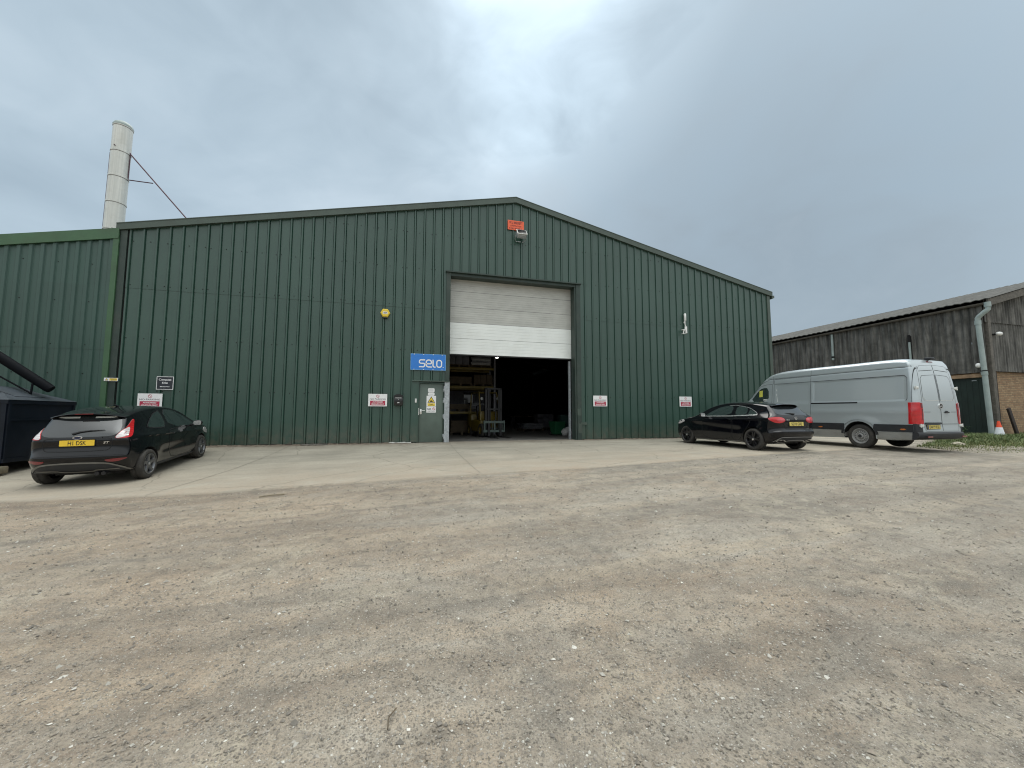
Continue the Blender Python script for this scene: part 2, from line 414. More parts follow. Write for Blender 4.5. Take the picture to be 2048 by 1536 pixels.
def brick_mat(name, side):
    m, nt, b = nodes_of(name)
    tc = N(nt, 'ShaderNodeTexCoord'); sx = N(nt, 'ShaderNodeSeparateXYZ'); cx = N(nt, 'ShaderNodeCombineXYZ')
    nt.links.new(tc.outputs['Object'], sx.inputs[0])
    nt.links.new(sx.outputs[1 if side else 0], cx.inputs[0]); nt.links.new(sx.outputs[2], cx.inputs[1])
    br = N(nt, 'ShaderNodeTexBrick'); nt.links.new(cx.outputs[0], br.inputs['Vector'])
    br.inputs['Color1'].default_value = (0.29, 0.175, 0.098, 1); br.inputs['Color2'].default_value = (0.41, 0.285, 0.165, 1); br.inputs['Mortar'].default_value = (0.20, 0.16, 0.11, 1)
    br.inputs['Scale'].default_value = 1.0; br.inputs['Brick Width'].default_value = 0.235; br.inputs['Row Height'].default_value = 0.078; br.inputs['Mortar Size'].default_value = 0.008
    br.inputs['Bias'].default_value = 0.0
    f = noise(nt, tc.outputs['Object'], 5, 7, 0.7)
    c = mix(nt, ramp(nt, f, [(0.4, 0.0), (0.75, 0.7)]), br.outputs['Color'], (0.14, 0.10, 0.065))
    nt.links.new(c, b.inputs['Base Color']); b.inputs['Roughness'].default_value = 0.9
    h = math_n(nt, 'SUBTRACT', math_n(nt, 'MULTIPLY', f, 0.5), br.outputs['Fac'])
    bump(nt, b, h, 0.7, 0.012)
    return m

def leaf_mat(name, a, c2):
    m, nt, b = nodes_of(name)
    at = N(nt, 'ShaderNodeAttribute', attribute_name='tone')
    nt.links.new(mix(nt, at.outputs['Fac'], a, c2), b.inputs['Base Color']); b.inputs['Roughness'].default_value = 0.6
    b.inputs['Subsurface Weight'].default_value = 0.0
    return m

def pebble_mat():
    m, nt, b = nodes_of('loose_pebbles')
    at = N(nt, 'ShaderNodeAttribute', attribute_name='tone')
    f = noise(nt, coords(nt), 60, 4, 0.6)
    c = ramp(nt, at.outputs['Fac'], [(0.0, (0.165, 0.152, 0.132)), (0.3, (0.23, 0.208, 0.175)), (0.55, (0.29, 0.25, 0.20)), (0.82, (0.40, 0.38, 0.335)), (0.97, (0.66, 0.64, 0.58))])
    c = mix(nt, ramp(nt, f, [(0.3, 0.3), (0.7, 0.0)]), c, (0.10, 0.09, 0.075))
    nt.links.new(c, b.inputs['Base Color']); b.inputs['Roughness'].default_value = 0.85
    return m

def gravel_mat():
    """trodden hardcore yard: brown earth, grey fines, sandy patches, embedded stones, tyre-dragged streaks"""
    m, nt, b = nodes_of('hardcore_yard')
    v = coords(nt)
    big = noise(nt, v, 0.32, 6, 0.62, 0.6)
    mid = noise(nt, coords(nt, (0.35, 1.0, 1.0), (3, 1, 0), (0, 0, R(6))), 1.1, 7, 0.66, 0.4)
    strk = noise(nt, coords(nt, (0.14, 1.4, 1.0), (0, 0, 0), (0, 0, R(9))), 1.5, 6, 0.6, 0.35)
    sm = noise(nt, v, 9.0, 6, 0.68)
    fine = noise(nt, v, 75.0, 4, 0.65)
    sx = N(nt, 'ShaderNodeSeparateXYZ'); nt.links.new(v, sx.inputs[0])
    gx = N(nt, 'ShaderNodeMapRange'); gx.inputs[1].default_value = -7.0; gx.inputs[2].default_value = 8.0
    nt.links.new(math_n(nt, 'ADD', sx.outputs[0], math_n(nt, 'MULTIPLY', sx.outputs[1], -0.25)), gx.inputs[0])
    brown = mix(nt, ramp(nt, mid, [(0.32, 0.0), (0.7, 1.0)]), (0.258, 0.204, 0.148), (0.415, 0.338, 0.248))
    grey = mix(nt, ramp(nt, mid, [(0.32, 0.0), (0.7, 1.0)]), (0.218, 0.196, 0.161), (0.385, 0.350, 0.288))
    rag = noise(nt, coords(nt, (0.55, 1.1, 1), (2, 7, 0), (0, 0, R(7))), 0.85, 10, 0.74, 0.7)
    side = math_n(nt, 'ADD', math_n(nt, 'MULTIPLY', gx.outputs[0], 0.34), math_n(nt, 'MULTIPLY', big, 0.35))
    side = math_n(nt, 'ADD', side, math_n(nt, 'MULTIPLY', rag, 1.15))
    c = mix(nt, ramp(nt, side, [(0.74, 0.0), (1.02, 1.0)]), brown, grey)
    sand = math_n(nt, 'MULTIPLY', ramp(nt, noise(nt, v, 1.15, 10, 0.74, 0.9), [(0.53, 0.0), (0.64, 1.0)]), ramp(nt, sm, [(0.35, 0.1), (0.6, 0.75)]))
    c = mix(nt, sand, c, (0.410, 0.370, 0.285))
    rust = math_n(nt, 'MULTIPLY', ramp(nt, noise(nt, coords(nt, (0.5, 1.3, 1), (9, 4, 2)), 1.2, 9, 0.74, 0.7), [(0.53, 0.0), (0.66, 0.62)]), ramp(nt, sm, [(0.3, 0.2), (0.65, 1.0)]))
    c = mix(nt, rust, c, (0.205, 0.150, 0.110))
    c = mix(nt, ramp(nt, strk, [(0.50, 0.0), (0.70, 0.55)]), c, (0.150, 0.130, 0.106))
    patch = noise(nt, v, 2.6, 9, 0.76, 0.3)
    c = mix(nt, ramp(nt, patch, [(0.36, 0.52), (0.50, 0.0)]), c, (0.120, 0.110, 0.096))
    c = mix(nt, ramp(nt, patch, [(0.54, 0.0), (0.68, 0.38)]), c, (0.430, 0.395, 0.330))
    c = mix(nt, ramp(nt, sm, [(0.30, 0.45), (0.50, 0.0)]), c, (0.115, 0.104, 0.088))
    wob = math_n(nt, 'MULTIPLY', math_n(nt, 'SUBTRACT', noise(nt, v, 0.9, 3, 0.5), 0.5), 0.25)
    trk = None
    for y0, sl, cv, w_, x0, x1, a_ in ((-10.72, 0.05, -.004, .12, -4.2, 2.6, .9), (-9.0, 0.16, .010, .15, -10.0, 3.5, .6), (-7.6, 0.16, .010, .15, -9.5, 4.5, .6), (-7.3, 0.06, .006, .15, -9.5, 6.5, .5), (-8.9, -.03, .01, .17, -.5, 12.0, .55), (-10.4, -.02, .012, .17, -.5, 12.0, .5)):
        yy = math_n(nt, 'ADD', math_n(nt, 'MULTIPLY', sx.outputs[0], sl), math_n(nt, 'MULTIPLY', math_n(nt, 'MULTIPLY', sx.outputs[0], sx.outputs[0]), cv))
        d = math_n(nt, 'ABSOLUTE', math_n(nt, 'ADD', math_n(nt, 'SUBTRACT', math_n(nt, 'SUBTRACT', sx.outputs[1], y0), yy), wob))
        inn = ramp(nt, math_n(nt, 'DIVIDE', d, w_ * 2), [(0.36, 1.0), (0.56, 0.0)])
        en = N(nt, 'ShaderNodeMapRange'); en.inputs[1].default_value = x0; en.inputs[2].default_value = x0 + 1.2; nt.links.new(sx.outputs[0], en.inputs[0])
        ex = N(nt, 'ShaderNodeMapRange'); ex.inputs[1].default_value = x1; ex.inputs[2].default_value = x1 - 1.2; nt.links.new(sx.outputs[0], ex.inputs[0])
        t_ = math_n(nt, 'MULTIPLY', math_n(nt, 'MULTIPLY', inn, a_), math_n(nt, 'MULTIPLY', en.outputs[0], ex.outputs[0]))
        trk = t_ if trk is None else math_n(nt, 'MAXIMUM', trk, t_)
    tread = N(nt, 'ShaderNodeTexWave', wave_type='BANDS', bands_direction='X'); tread.inputs['Scale'].default_value = 3.2; tread.inputs['Distortion'].default_value = 2.5; tread.inputs['Detail Scale'].default_value = 3.0; nt.links.new(v, tread.inputs['Vector'])
    trk = math_n(nt, 'MULTIPLY', trk, math_n(nt, 'ADD', math_n(nt, 'MULTIPLY', tread.outputs['Fac'], 0.3), 0.75))
    trk = math_n(nt, 'MULTIPLY', trk, ramp(nt, patch, [(0.38, 0.25), (0.56, 1.0)]))
    c = mix(nt, trk, c, (0.385, 0.332, 0.255))
    # embedded stones, three sizes
    hs = None
    for sc_, th, amt in ((38.0, 0.28, 0.7), (80.0, 0.34, 0.75), (150.0, 0.40, 0.65)):
        vo = N(nt, 'ShaderNodeTexVoronoi', feature='F1'); vo.inputs['Scale'].default_value = sc_; vo.inputs['Randomness'].default_value = 1.0
        nt.links.new(v, vo.inputs['Vector'])
        bw = N(nt, 'ShaderNodeSeparateColor'); nt.links.new(vo.outputs['Color'], bw.inputs[0])
        inside = ramp(nt, vo.outputs['Distance'], [(th - 0.08, 1.0), (th, 0.0)])
        keep = ramp(nt, bw.outputs[1], [(0.45, 0.0), (0.50, 1.0)])
        fac = math_n(nt, 'MULTIPLY', math_n(nt, 'MULTIPLY', inside, keep), math_n(nt, 'SUBTRACT', 1.0, math_n(nt, 'MULTIPLY', trk, 0.7)))
        col = ramp(nt, bw.outputs[0], [(0.0, (0.145, 0.132, 0.114)), (0.3, (0.23, 0.207, 0.172)), (0.65, (0.30, 0.268, 0.22)), (0.85, (0.40, 0.385, 0.345)), (0.97, (0.58, 0.56, 0.51))])
        c = mix(nt, math_n(nt, 'MULTIPLY', fac, amt), c, col)
        h = math_n(nt, 'MULTIPLY', fac, 9.0 / sc_)
        hs = h if hs is None else math_n(nt, 'ADD', hs, h)
    c = mix(nt, ramp(nt, fine, [(0.28, 0.5), (0.5, 0.0)]), c, (0.085, 0.075, 0.062))
    c = mix(nt, ramp(nt, fine, [(0.60, 0.0), (0.74, 0.6)]), c, (0.46, 0.435, 0.38))
    nt.links.new(c, b.inputs['Base Color']); b.inputs['Roughness'].default_value = 0.92; b.inputs['Specular IOR Level'].default_value = 0.25
    h = math_n(nt, 'ADD', math_n(nt, 'MULTIPLY', hs, 1.0), math_n(nt, 'MULTIPLY', sm, 0.55))
    h = math_n(nt, 'ADD', h, math_n(nt, 'MULTIPLY', fine, 0.22)); h = math_n(nt, 'ADD', h, math_n(nt, 'MULTIPLY', strk, 0.8)); h = math_n(nt, 'SUBTRACT', h, math_n(nt, 'MULTIPLY', trk, 0.35))
    bump(nt, b, h, 1.0, 0.045)
    return m

def concrete_mat():
    m, nt, b = nodes_of('yard_concrete')
    v = coords(nt)
    f = noise(nt, v, 0.7, 7, 0.65, 0.5); g = noise(nt, coords(nt, (0.25, 1.2, 1), (0, 0, 0), (0, 0, R(-12))), 1.3, 7, 0.65, 0.4); s = noise(nt, v, 22, 6, 0.7)
    c = mix(nt, ramp(nt, f, [(0.3, 0.0), (0.7, 1.0)]), (0.274, 0.252, 0.204), (0.384, 0.354, 0.290))
    c = mix(nt, ramp(nt, g, [(0.45, 0.0), (0.72, 0.65)]), c, (0.195, 0.183, 0.152))
    # earth carried over from the yard, nearer the open edge
    sx = N(nt, 'ShaderNodeSeparateXYZ'); nt.links.new(v, sx.inputs[0])
    e = N(nt, 'ShaderNodeMapRange'); e.inputs[1].default_value = -2.5; e.inputs[2].default_value = -6.2
    nt.links.new(sx.outputs[1], e.inputs[0])
    earth = math_n(nt, 'MULTIPLY', e.outputs[0], ramp(nt, noise(nt, v, 1.3, 9, 0.72, 0.5), [(0.34, 0.1), (0.62, 0.9)]))
    c = mix(nt, earth, c, (0.315, 0.262, 0.20))
    w = N(nt, 'ShaderNodeMapRange'); w.inputs[1].default_value = -0.9; w.inputs[2].default_value = -0.05
    nt.links.new(sx.outputs[1], w.inputs[0])
    c = mix(nt, math_n(nt, 'MULTIPLY', w.outputs[0], ramp(nt, noise(nt, v, 2.2, 6, 0.7), [(0.35, 0.2), (0.65, 0.8)])), c, (0.15, 0.122, 0.092))
    c = mix(nt, ramp(nt, s, [(0.3, 0.4), (0.5, 0.0)]), c, (0.16, 0.145, 0.115))
    c = mix(nt, ramp(nt, s, [(0.66, 0.0), (0.8, 0.5)]), c, (0.46, 0.43, 0.36))
    vo = N(nt, 'ShaderNodeTexVoronoi', feature='DISTANCE_TO_EDGE'); vo.inputs['Scale'].default_value = 0.33
    wv = N(nt, 'ShaderNodeMixRGB'); wv.blend_type = 'ADD'; wv.inputs[0].default_value = 0.35
    nz = N(nt, 'ShaderNodeTexNoise'); nz.inputs['Scale'].default_value = 1.8; nz.inputs['Detail'].default_value = 5
    nt.links.new(v, nz.inputs['Vector']); nt.links.new(v, wv.inputs[1]); nt.links.new(nz.outputs['Color'], wv.inputs[2]); nt.links.new(wv.outputs[0], vo.inputs['Vector'])
    c = mix(nt, ramp(nt, vo.outputs['Distance'], [(0.0, 0.5), (0.006, 0.0)]), c, (0.10, 0.09, 0.07))
    nt.links.new(c, b.inputs['Base Color']); b.inputs['Roughness'].default_value = 0.85; b.inputs['Specular IOR Level'].default_value = 0.3
    bump(nt, b, math_n(nt, 'ADD', s, math_n(nt, 'MULTIPLY', g, 2.0)), 0.35, 0.008)
    return m

# ------------------------------------------------------------------ lettering
def letters(name, s, mat, parent, place, u, v, h, width=None, depth=(0.0, 0.0015), bold=0.0, align='CENTER', slant=0.0):
    """text standing on a board: capital height h, centred (or left) at u, baseline v"""
    cu = bpy.data.curves.new('lettering', 'FONT'); cu.body = s; cu.size = 1.0; cu.extrude = 0.5; cu.offset = bold; cu.resolution_u = 3
    o = bpy.data.objects.new('lettering', cu); COL.objects.link(o)
    bpy.context.view_layer.update()
    me = bpy.data.meshes.new_from_object(o.evaluated_get(bpy.context.evaluated_depsgraph_get()))
    bpy.data.objects.remove(o); bpy.data.curves.remove(cu)
    P = np.array([x.co for x in me.vertices])
    x0, x1 = P[:, 0].min(), P[:, 0].max()
    k = h / 0.70
    kx = width / (x1 - x0) if width else k
    for vx, p in zip(me.vertices, P):
        xx = (p[0] - x0) * kx - ((x1 - x0) * kx / 2 if align == 'CENTER' else 0)
        d = depth[1] if p[2] > 0 else depth[0]
        vx.co = place(u + xx + slant * p[1] * k, v + p[1] * k, d)
    me.name = name; me.materials.clear(); me.materials.append(mat)
    bm = bmesh.new(); bm.from_mesh(me); bmesh.ops.recalc_face_normals(bm, faces=bm.faces[:]); bm.to_mesh(me); bm.free()
    return link(name, me, parent)
# ------------------------------------------------------------------ ground
def sstep(t):
    t = np.clip(t, 0, 1); return t * t * (3 - 2 * t)

def gz(x, y):
    """height of the yard: level with the warehouse floor at the wall, falling to the near left"""
    x = np.asarray(x, float); y = np.asarray(y, float)
    D = np.interp(x, [-16, -13, -10, -6, -3.5, 0, 3, 6, 9, 14, 20], [.46, .45, .43, .30, .20, .12, .06, .03, .035, .02, 0])
    t = np.clip(-y / 6, 0, 1); s = 1 - (1 - t) ** 2.2
    F = np.interp(x, [-16, -4, 2, 8, 14, 22], [.60, .50, .45, .30, .14, .03])
    return -(D * s + (F - D) * sstep((-6 - y) / 8))

def gzf(x, y): return float(gz(x, y))

def nz2(x, y, seed=0):
    """cheap smooth lumps for the trodden yard"""
    r = np.random.default_rng(seed); o = 0
    for k, (w, a) in enumerate(((0.5, 1.0), (1.1, .6), (2.3, .4), (4.7, .22))):
        for j in range(3):
            th = r.uniform(0, PI); ph = r.uniform(0, 6)
            o = o + a * np.sin(w * (np.cos(th) * x + np.sin(th) * y) * r.uniform(.8, 1.3) + ph)
    return o / 4

APRON_EDGE = [(-30, -5.2), (-16, -5.4), (-13, -5.5), (-10.4, -5.7), (-7.4, -6.2), (-3.5, -6.42), (-.14, -6.45), (2.9, -6.2), (5.2, -5.9), (7.3, -5.6), (9.2, -5.45), (10.6, -5.35), (12.4, -4.9), (14.0, -3.8), (15.4, -1.8), (15.9, 1.5), (16.0, 8)]
def apron_y(x):
    ex = [p[0] for p in APRON_EDGE]; ey = [p[1] for p in APRON_EDGE]
    return np.interp(x, ex, ey)

def make_ground():
    def axis(lo, hi, c, d0, g):
        a = [c]; d = d0
        while a[-1] < hi: a.append(a[-1] + d); d = d * g
        b = [c]; d = d0
        while b[-1] > lo: b.append(b[-1] - d); d = d * g
        return np.array(sorted(b[1:] + a))
    xs = axis(-420, 420, -3, .11, 1.022); ys = axis(-420, 420, -11, .11, 1.022)
    X, Y = np.meshgrid(xs, ys)
    amp = .020 * np.clip((-5.5 - Y) / 1.5, 0, 1) + 0.002
    fine = .006 * np.sin(X * 9 + 2 * np.sin(Y * 7)) * np.sin(Y * 11 + 1.5 * np.sin(X * 5)) * np.clip((-5.8 - Y) / 1, 0, 1)
    Z = gz(X, Y) - .012 + amp * nz2(X, Y, 3) + fine
    nx, ny = len(xs), len(ys)
    v = np.stack([X.ravel(), Y.ravel(), Z.ravel()], 1)
    i = np.arange(ny - 1)[:, None] * nx + np.arange(nx - 1)[None, :]
    f = np.stack([i, i + 1, i + nx + 1, i + nx], -1).reshape(-1, 4)
    me = bpy.data.meshes.new('ground'); me.from_pydata(v.tolist(), [], f.tolist()); me.materials.append(M['ground'])
    for p in me.polygons: p.use_smooth = True
    tag(link('ground', me), kind='structure')
    # loose stones lying on it: uncountable, one object
    n = 80000
    cx, cy = -3.9, -14.1
    r = 1.3 * np.exp(RNG.random(n) ** 0.9 * math.log(13 / 1.3)); a = R(75) + RNG.uniform(-R(64), R(64), n)
    px = cx + r * np.cos(a); py = cy + r * np.sin(a)
    ok = py < apron_y(px) - .03 + .34 * np.abs(RNG.normal(0, 1, n)) ** 1.6 * (RNG.random(n) < .35); px, py, r = px[ok], py[ok], r[ok]; n = len(px)
    size = np.exp(RNG.normal(math.log(.0036), .45, n)) * (1 + .055 * r); size = np.minimum(size, .017)
    z = gz(px, py) - .012 + (.020 * np.clip((-5.5 - py) / 1.5, 0, 1) + .002) * nz2(px, py, 3) + .006 * np.sin(px * 9 + 2 * np.sin(py * 7)) * np.sin(py * 11 + 1.5 * np.sin(px * 5)) * np.clip((-5.8 - py) / 1, 0, 1)
    base = np.array([(1, 0, 0), (-.2, 1, 0), (-1, -.1, 0), (.1, -1, 0), (.15, .1, .75), (0, 0, -.6)])
    V = base[None] * (1 + RNG.normal(0, .25, (n, 6, 1))) + RNG.normal(0, .12, (n, 6, 3))
    V[..., 0] *= RNG.uniform(.9, 1.4, (n, 1)); V[..., 2] *= RNG.uniform(.8, 1.25, (n, 1))
    th = RNG.uniform(0, 2 * PI, n); c, s = np.cos(th)[:, None], np.sin(th)[:, None]
    vx = V[..., 0] * c - V[..., 1] * s; vy = V[..., 0] * s + V[..., 1] * c
    V = np.stack([vx, vy, V[..., 2]], -1) * size[:, None, None] + np.stack([px, py, z + size * .18], -1)[:, None]
    tri = np.array([(0, 1, 4), (1, 2, 4), (2, 3, 4), (3, 0, 4), (1, 0, 5), (2, 1, 5), (3, 2, 5), (0, 3, 5)])
    F = (np.arange(n)[:, None, None] * 6 + tri[None]).reshape(-1, 3)
    me = bpy.data.meshes.new('gravel'); me.from_pydata(V.reshape(-1, 3).tolist(), [], F.tolist())
    at = me.attributes.new('tone', 'FLOAT', 'POINT'); tone = np.clip(RNG.beta(1.7, 1.9, n), 0, .93); tone[(RNG.random(n) < .016) & (size < .014)] = 1.0
    at.data.foreach_set('value', np.repeat(tone, 6).astype(np.float32)); me.materials.append(M['pebble'])
    tag(link('gravel', me), kind='stuff')

def make_apron():
    """cast concrete strip in front of the warehouse, its open edge broken and uneven"""
    xs = np.arange(-30, 16.01, .16); rows = np.linspace(0, 1, 34)
    vs = []; nx = len(xs)
    edge = apron_y(xs) + .07 * nz2(xs * 2.2, xs * 0, 9) + .02 * nz2(xs * 9, xs * 0, 4) + RNG.normal(0, .012, nx)
    for t in rows:
        y = (1 - t) * 0.30 + t * edge
        z = gz(xs, y) + .014 + .004 * nz2(xs, y, 5)
        if t == 1: z = z - .008
        vs.append(np.stack([xs, y, z], 1))
    lip = vs[-1].copy(); lip[:, 2] -= .06; lip[:, 1] -= .015; vs.append(lip)
    v = np.concatenate(vs); nr = len(vs)
    i = np.arange(nr - 1)[:, None] * nx + np.arange(nx - 1)[None, :]
    f = np.stack([i, i + nx, i + nx + 1, i + 1], -1).reshape(-1, 4)
    b = MB(); b.add(v.tolist(), f.tolist(), 0)
    for x0, x1 in ((-2.5, -2.5), (3.2, 3.6), (-7.6, -8.2)):
        ys = np.linspace(-.05, float(apron_y(x0)) + .05, 30); xx = np.linspace(x0, x1, 30) + .004 * RNG.normal(0, 1, 30)
        L = [(x - .006, y, gzf(x, y) + .0195 + .004 * float(nz2(x, y, 5))) for x, y in zip(xx, ys)]; Rr = [(p[0] + .012, p[1], p[2]) for p in L]
        b.add(L + Rr, [(k, k + 1, k + 31, k + 30) for k in range(29)], 1)
    o = b.build('concrete_apron', [M['concrete'], M['joint']], fix=False)
    for p in o.data.polygons: p.use_smooth = True
    tag(o, kind='structure')

# ------------------------------------------------------------------ warehouse
W2 = 12.55; EAVE = 6.78; APEX = 9.53; PITCH = 0.3392; PHASE = -0.104
SLOPE = (APEX - EAVE) / W2
def roof_z(x): return APEX - SLOPE * abs(x)

def rib_profile(xa, xb, pitch, phase, hb, ht, dep, g=.012):
    """x,y pairs of a trapezoid-ribbed sheet between xa and xb (ribs stand out towards -y)"""
    pts = []
    k0 = math.floor((xa - phase) / pitch) - 1
    k = k0
    while True:
        c = phase + k * pitch
        if c > xb + pitch: break
        for dx, d in ((-hb - .014, 0), (-hb - .007, -g), (-hb, 0), (-ht, dep), (ht, dep), (hb, 0), (hb + .009, -g * 1.6), (hb + .018, 0)): pts.append((c + dx, -d))
        k += 1
    out = []
    def at(x):
        for (a, ya), (b, yb) in zip(pts, pts[1:]):
            if a <= x <= b: return ya + (yb - ya) * (x - a) / (b - a)
        return 0
    out.append((xa, at(xa))); out += [p for p in pts if xa < p[0] < xb]; out.append((xb, at(xb)))
    return out

def sheet(b, prof, zb, zt, off=0.0, m=0, y0=0.0):
    """vertical sheet from a profile; zb, zt functions of x"""
    n = len(prof)
    vs = [(x, y0 + y - off, zb(x)) for x, y in prof] + [(x, y0 + y - off, zt(x)) for x, y in prof]
    b.add(vs, [(i, i + 1, i + 1 + n, i + n) for i in range(n - 1)], m)

def box_obj(name, mat, parent, *dims, bev=0.0, Mx=None):
    b = MB(); b.box(*dims, bev=bev, M=Mx); return b.build(name, mat, parent, smooth=30 if bev else None)

def make_warehouse():
    W = empty('warehouse', label='large dark green ribbed metal warehouse with an open white sectional door', cat='warehouse')
    JZ = 4.86
    b = MB()
    def cut_x(xs, lo, hi): return [x for x in xs if lo < x < hi]
    regions = [(-12.36, -3.80, lambda x: .03), (-3.80, -2.66, lambda x: 2.20), (-2.66, 2.72, lambda x: 6.30), (2.72, 12.40, lambda x: .03)]
    for xa, xb, zb in regions:
        spans = [(xa, 0), (0, xb)] if xa < 0 < xb else [(xa, xb)]
        for a, c in spans:
            prof = rib_profile(a, c, PITCH, PHASE, .030, .022, .038)
            if zb(0) < JZ:
                sheet(b, prof, zb, lambda x: JZ + .05)
                sheet(b, prof, lambda x: JZ, lambda x: roof_z(x) - .10, .008)
                n = len(prof)
                b.add([(x, y - .008, JZ) for x, y in prof] + [(x, y, JZ) for x, y in prof], [(i, i + 1, i + 1 + n, i + n) for i in range(n - 1)])
            else:
                sheet(b, prof, zb, lambda x: roof_z(x) - .10, .008)
    # fixings: rows of capped screws on the purlin lines
    k = -37
    while PHASE + k * PITCH < 12.3:
        c = PHASE + k * PITCH
        for zr in (1.72, 3.32, 4.98, 6.35, 7.7):
            spots = ((-.075, .075) if k % 3 == 0 else ((.17,) if k % 3 == 1 else ()))
            for dx in spots:
                x = c + dx + random.uniform(-.008, .008); z = zr + random.uniform(-.02, .02)
                if z > roof_z(x) - .3 or abs(x) > 12.3: continue
                if -2.72 < x < 2.8 and z < 6.4: continue
                if -3.85 < x < -2.6 and z < 2.25: continue
                b.lathe([(.0, -.014), (.011, -.014), (.015, -.002), (.015, .004)], 8, 'Y', (x, -.0 - (.008 if z > JZ else 0), z), 1)
        k += 1
    o = b.build('front_cladding', [M['clad'], M['screw']], W, fix=False)
    # other walls, roof, floor
    b = MB(); D = 38
    for s in (-1, 1):
        x = s * (W2 - .02)
        b.box(x - .04, x + .04, .02, D, -.2, EAVE - .12)
    b.box(-W2, W2, D, D + .08, -.2, EAVE - .12); b.prism([(-W2, EAVE - .12), (W2, EAVE - .12), (0, APEX - .12)], lambda u, v, d: (u, d, v), D, D + .08)
    b.build('side_wall', M['clad_left'], W)
    b = MB()
    for s in (-1, 1):
        b.prism([(0, APEX), (s * (W2 + .10), roof_z(W2 + .10)), (s * (W2 + .10), roof_z(W2 + .10) - .10), (0, APEX - .10)], lambda u, v, d: (u, d, v), .01, D + .1)
    b.build('roof', M['roof_sheet'], W)
    b = MB()
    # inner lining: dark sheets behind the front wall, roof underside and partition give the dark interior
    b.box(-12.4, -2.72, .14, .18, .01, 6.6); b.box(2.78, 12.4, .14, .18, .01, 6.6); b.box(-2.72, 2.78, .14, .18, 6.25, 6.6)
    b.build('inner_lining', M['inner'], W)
    for y in (7.0, 14.0, 21.0, 28.0, 35.0):
        b = MB()
        for s in (-1, 1):
            b.box(s * 12.2 - .15, s * 12.2 + .15, y - .1, y + .1, .0, 6.3)
            b.prism([(s * 12.2, 6.1), (s * 12.2, 6.55), (0, 9.25), (0, 8.85)], lambda u, v, d: (u, d, v), y - .08, y + .08)
        b.build('portal_frame', M['steel'], W)
    b = MB(); b.box(-12.4, 12.4, -.02, D, -.2, .008); b.build('floor', M['floor'], W)
    # verge flashings
    for s in (-1, 1):
        b = MB(); q = W2 + .10
        b.prism([(0, APEX + .05), (s * q, roof_z(q) + .05), (s * q, roof_z(q) - .145), (0, APEX - .155)], lambda u, v, d: (u, d, v), -.105, .005)
        b.prism([(0, APEX + .075), (s * q, roof_z(q) + .075), (s * q, roof_z(q) + .05), (0, APEX + .05)], lambda u, v, d: (u, d, v), -.115, .35)
        b.build('verge_flashing', M['trim'], W)
        b = MB(); z = roof_z(q) - .14
        b.prism([(s * (q - .02), z + .02), (s * (q + .13), z + .06), (s * (q + .13), z - .06), (s * (q + .02), z - .11), (s * (q - .02), z - .11)], lambda u, v, d: (u, d, v), -.08, 30)
        b.build('gutter', M['trim'], W)
    box_obj('corner_flashing', M['trim_dark'], W, -12.56, -12.385, -.052, .02, .03, EAVE - .13)
    box_obj('corner_flashing', M['trim'], W, 12.365, 12.53, -.052, .02, .03, EAVE - .13)
    # dark shadow gap beside the left corner flashing has its shade painted as a black strip
    b = MB(); b.box(-12.385, -12.345, -.004, .01, .03, EAVE - .1); b.build('shade_strip', M['black_gap'], W)
    # drip strip and exposed sole plate at the foot of the sheets
    for x0, x1 in ((-12.4, -3.80), (2.72, 12.4)):
        box_obj('drip_flashing', M['timber_dark'], W, x0, x1, -.03, .10, .012, .045)
    # opening surround
    b = MB(); b.box(-2.665, -2.515, -.056, .34, 2.23, 6.305); b.box(2.545, 2.725, -.056, .02, .015, 6.305); b.box(2.475, 2.545, -.020, .34, .012, 6.19)
    b.prism([(-.12, 6.30), (-.12, 6.345), (.02, 6.37), (.02, 6.30)], lambda u, v, d: (d, u, v), -2.70, 2.76)
    b.box(-2.665, 2.725, -.03, .34, 6.19, 6.298)
    b.build('opening_surround', M['trim_dark'], W)
    # scuffed flap of torn sheet and dents low on the right jamb
    for (x, z, w, h) in ((2.62, .98, .17, .30), (2.66, .30, .15, .42), (2.84, .62, .24, .10)):
        pts = [(x - w / 2 + random.uniform(-.02, .02), z), (x + w / 2, z + random.uniform(-.03, .03)), (x + w / 2 - random.uniform(0, .04), z + h), (x, z + h * .8), (x - w / 2, z + h * random.uniform(.8, 1.1))]
        b = MB(); b.prism(pts, lambda u, v, d: (u, d, v), -.063, -.057); b.build('torn_sheet_patch', M['trim'], W)
    # sectional door, partly raised
    pz = 3.30
    for k in range(5):
        z0 = pz + k * .61; z1 = z0 + .600
        if z1 > 6.29: z1 = 6.29
        b = MB(); new = k < 2
        n = 7 if not new else 5
        prof = []
        for q in range(n + 1):
            t = q / n; z = z0 + (z1 - z0) * t
            if 0 < q < n: prof += [(.36, z - .009), (.367, z - .003), (.367, z + .003), (.36, z + .009)]
            else: prof += [(.36, z)]
        xs = (-2.56, 2.52)
        v = [(xs[0], y, z) for y, z in prof] + [(xs[1], y, z) for y, z in prof]; m_ = len(prof)
        b.add(v, [(i, i + m_, i + m_ + 1, i + 1) for i in range(m_ - 1)])
        b.box(xs[0], xs[1], .372, .40, z0, z1)
        b.box(xs[0], xs[1], .3705, .3715, z0 - .010, z0 + .004, 1)
        p = b.build('door_panel', [M['door_new'] if new else M['door_old'], M['black_gap']], W, fix=False)
        p['label'] = 'clean white door panel' if new else 'aged grey-white door panel'
    box_obj('door_bottom_seal', M['rubber'], W, -2.55, 2.51, .355, .405, pz - .05, pz - .002)
    b = MB(); b.box(2.39, 2.44, .42, .50, .01, 3.2); b.box(2.44, 2.462, .40, .43, .01, 3.2); b.build('door_track', M['galv'], W)
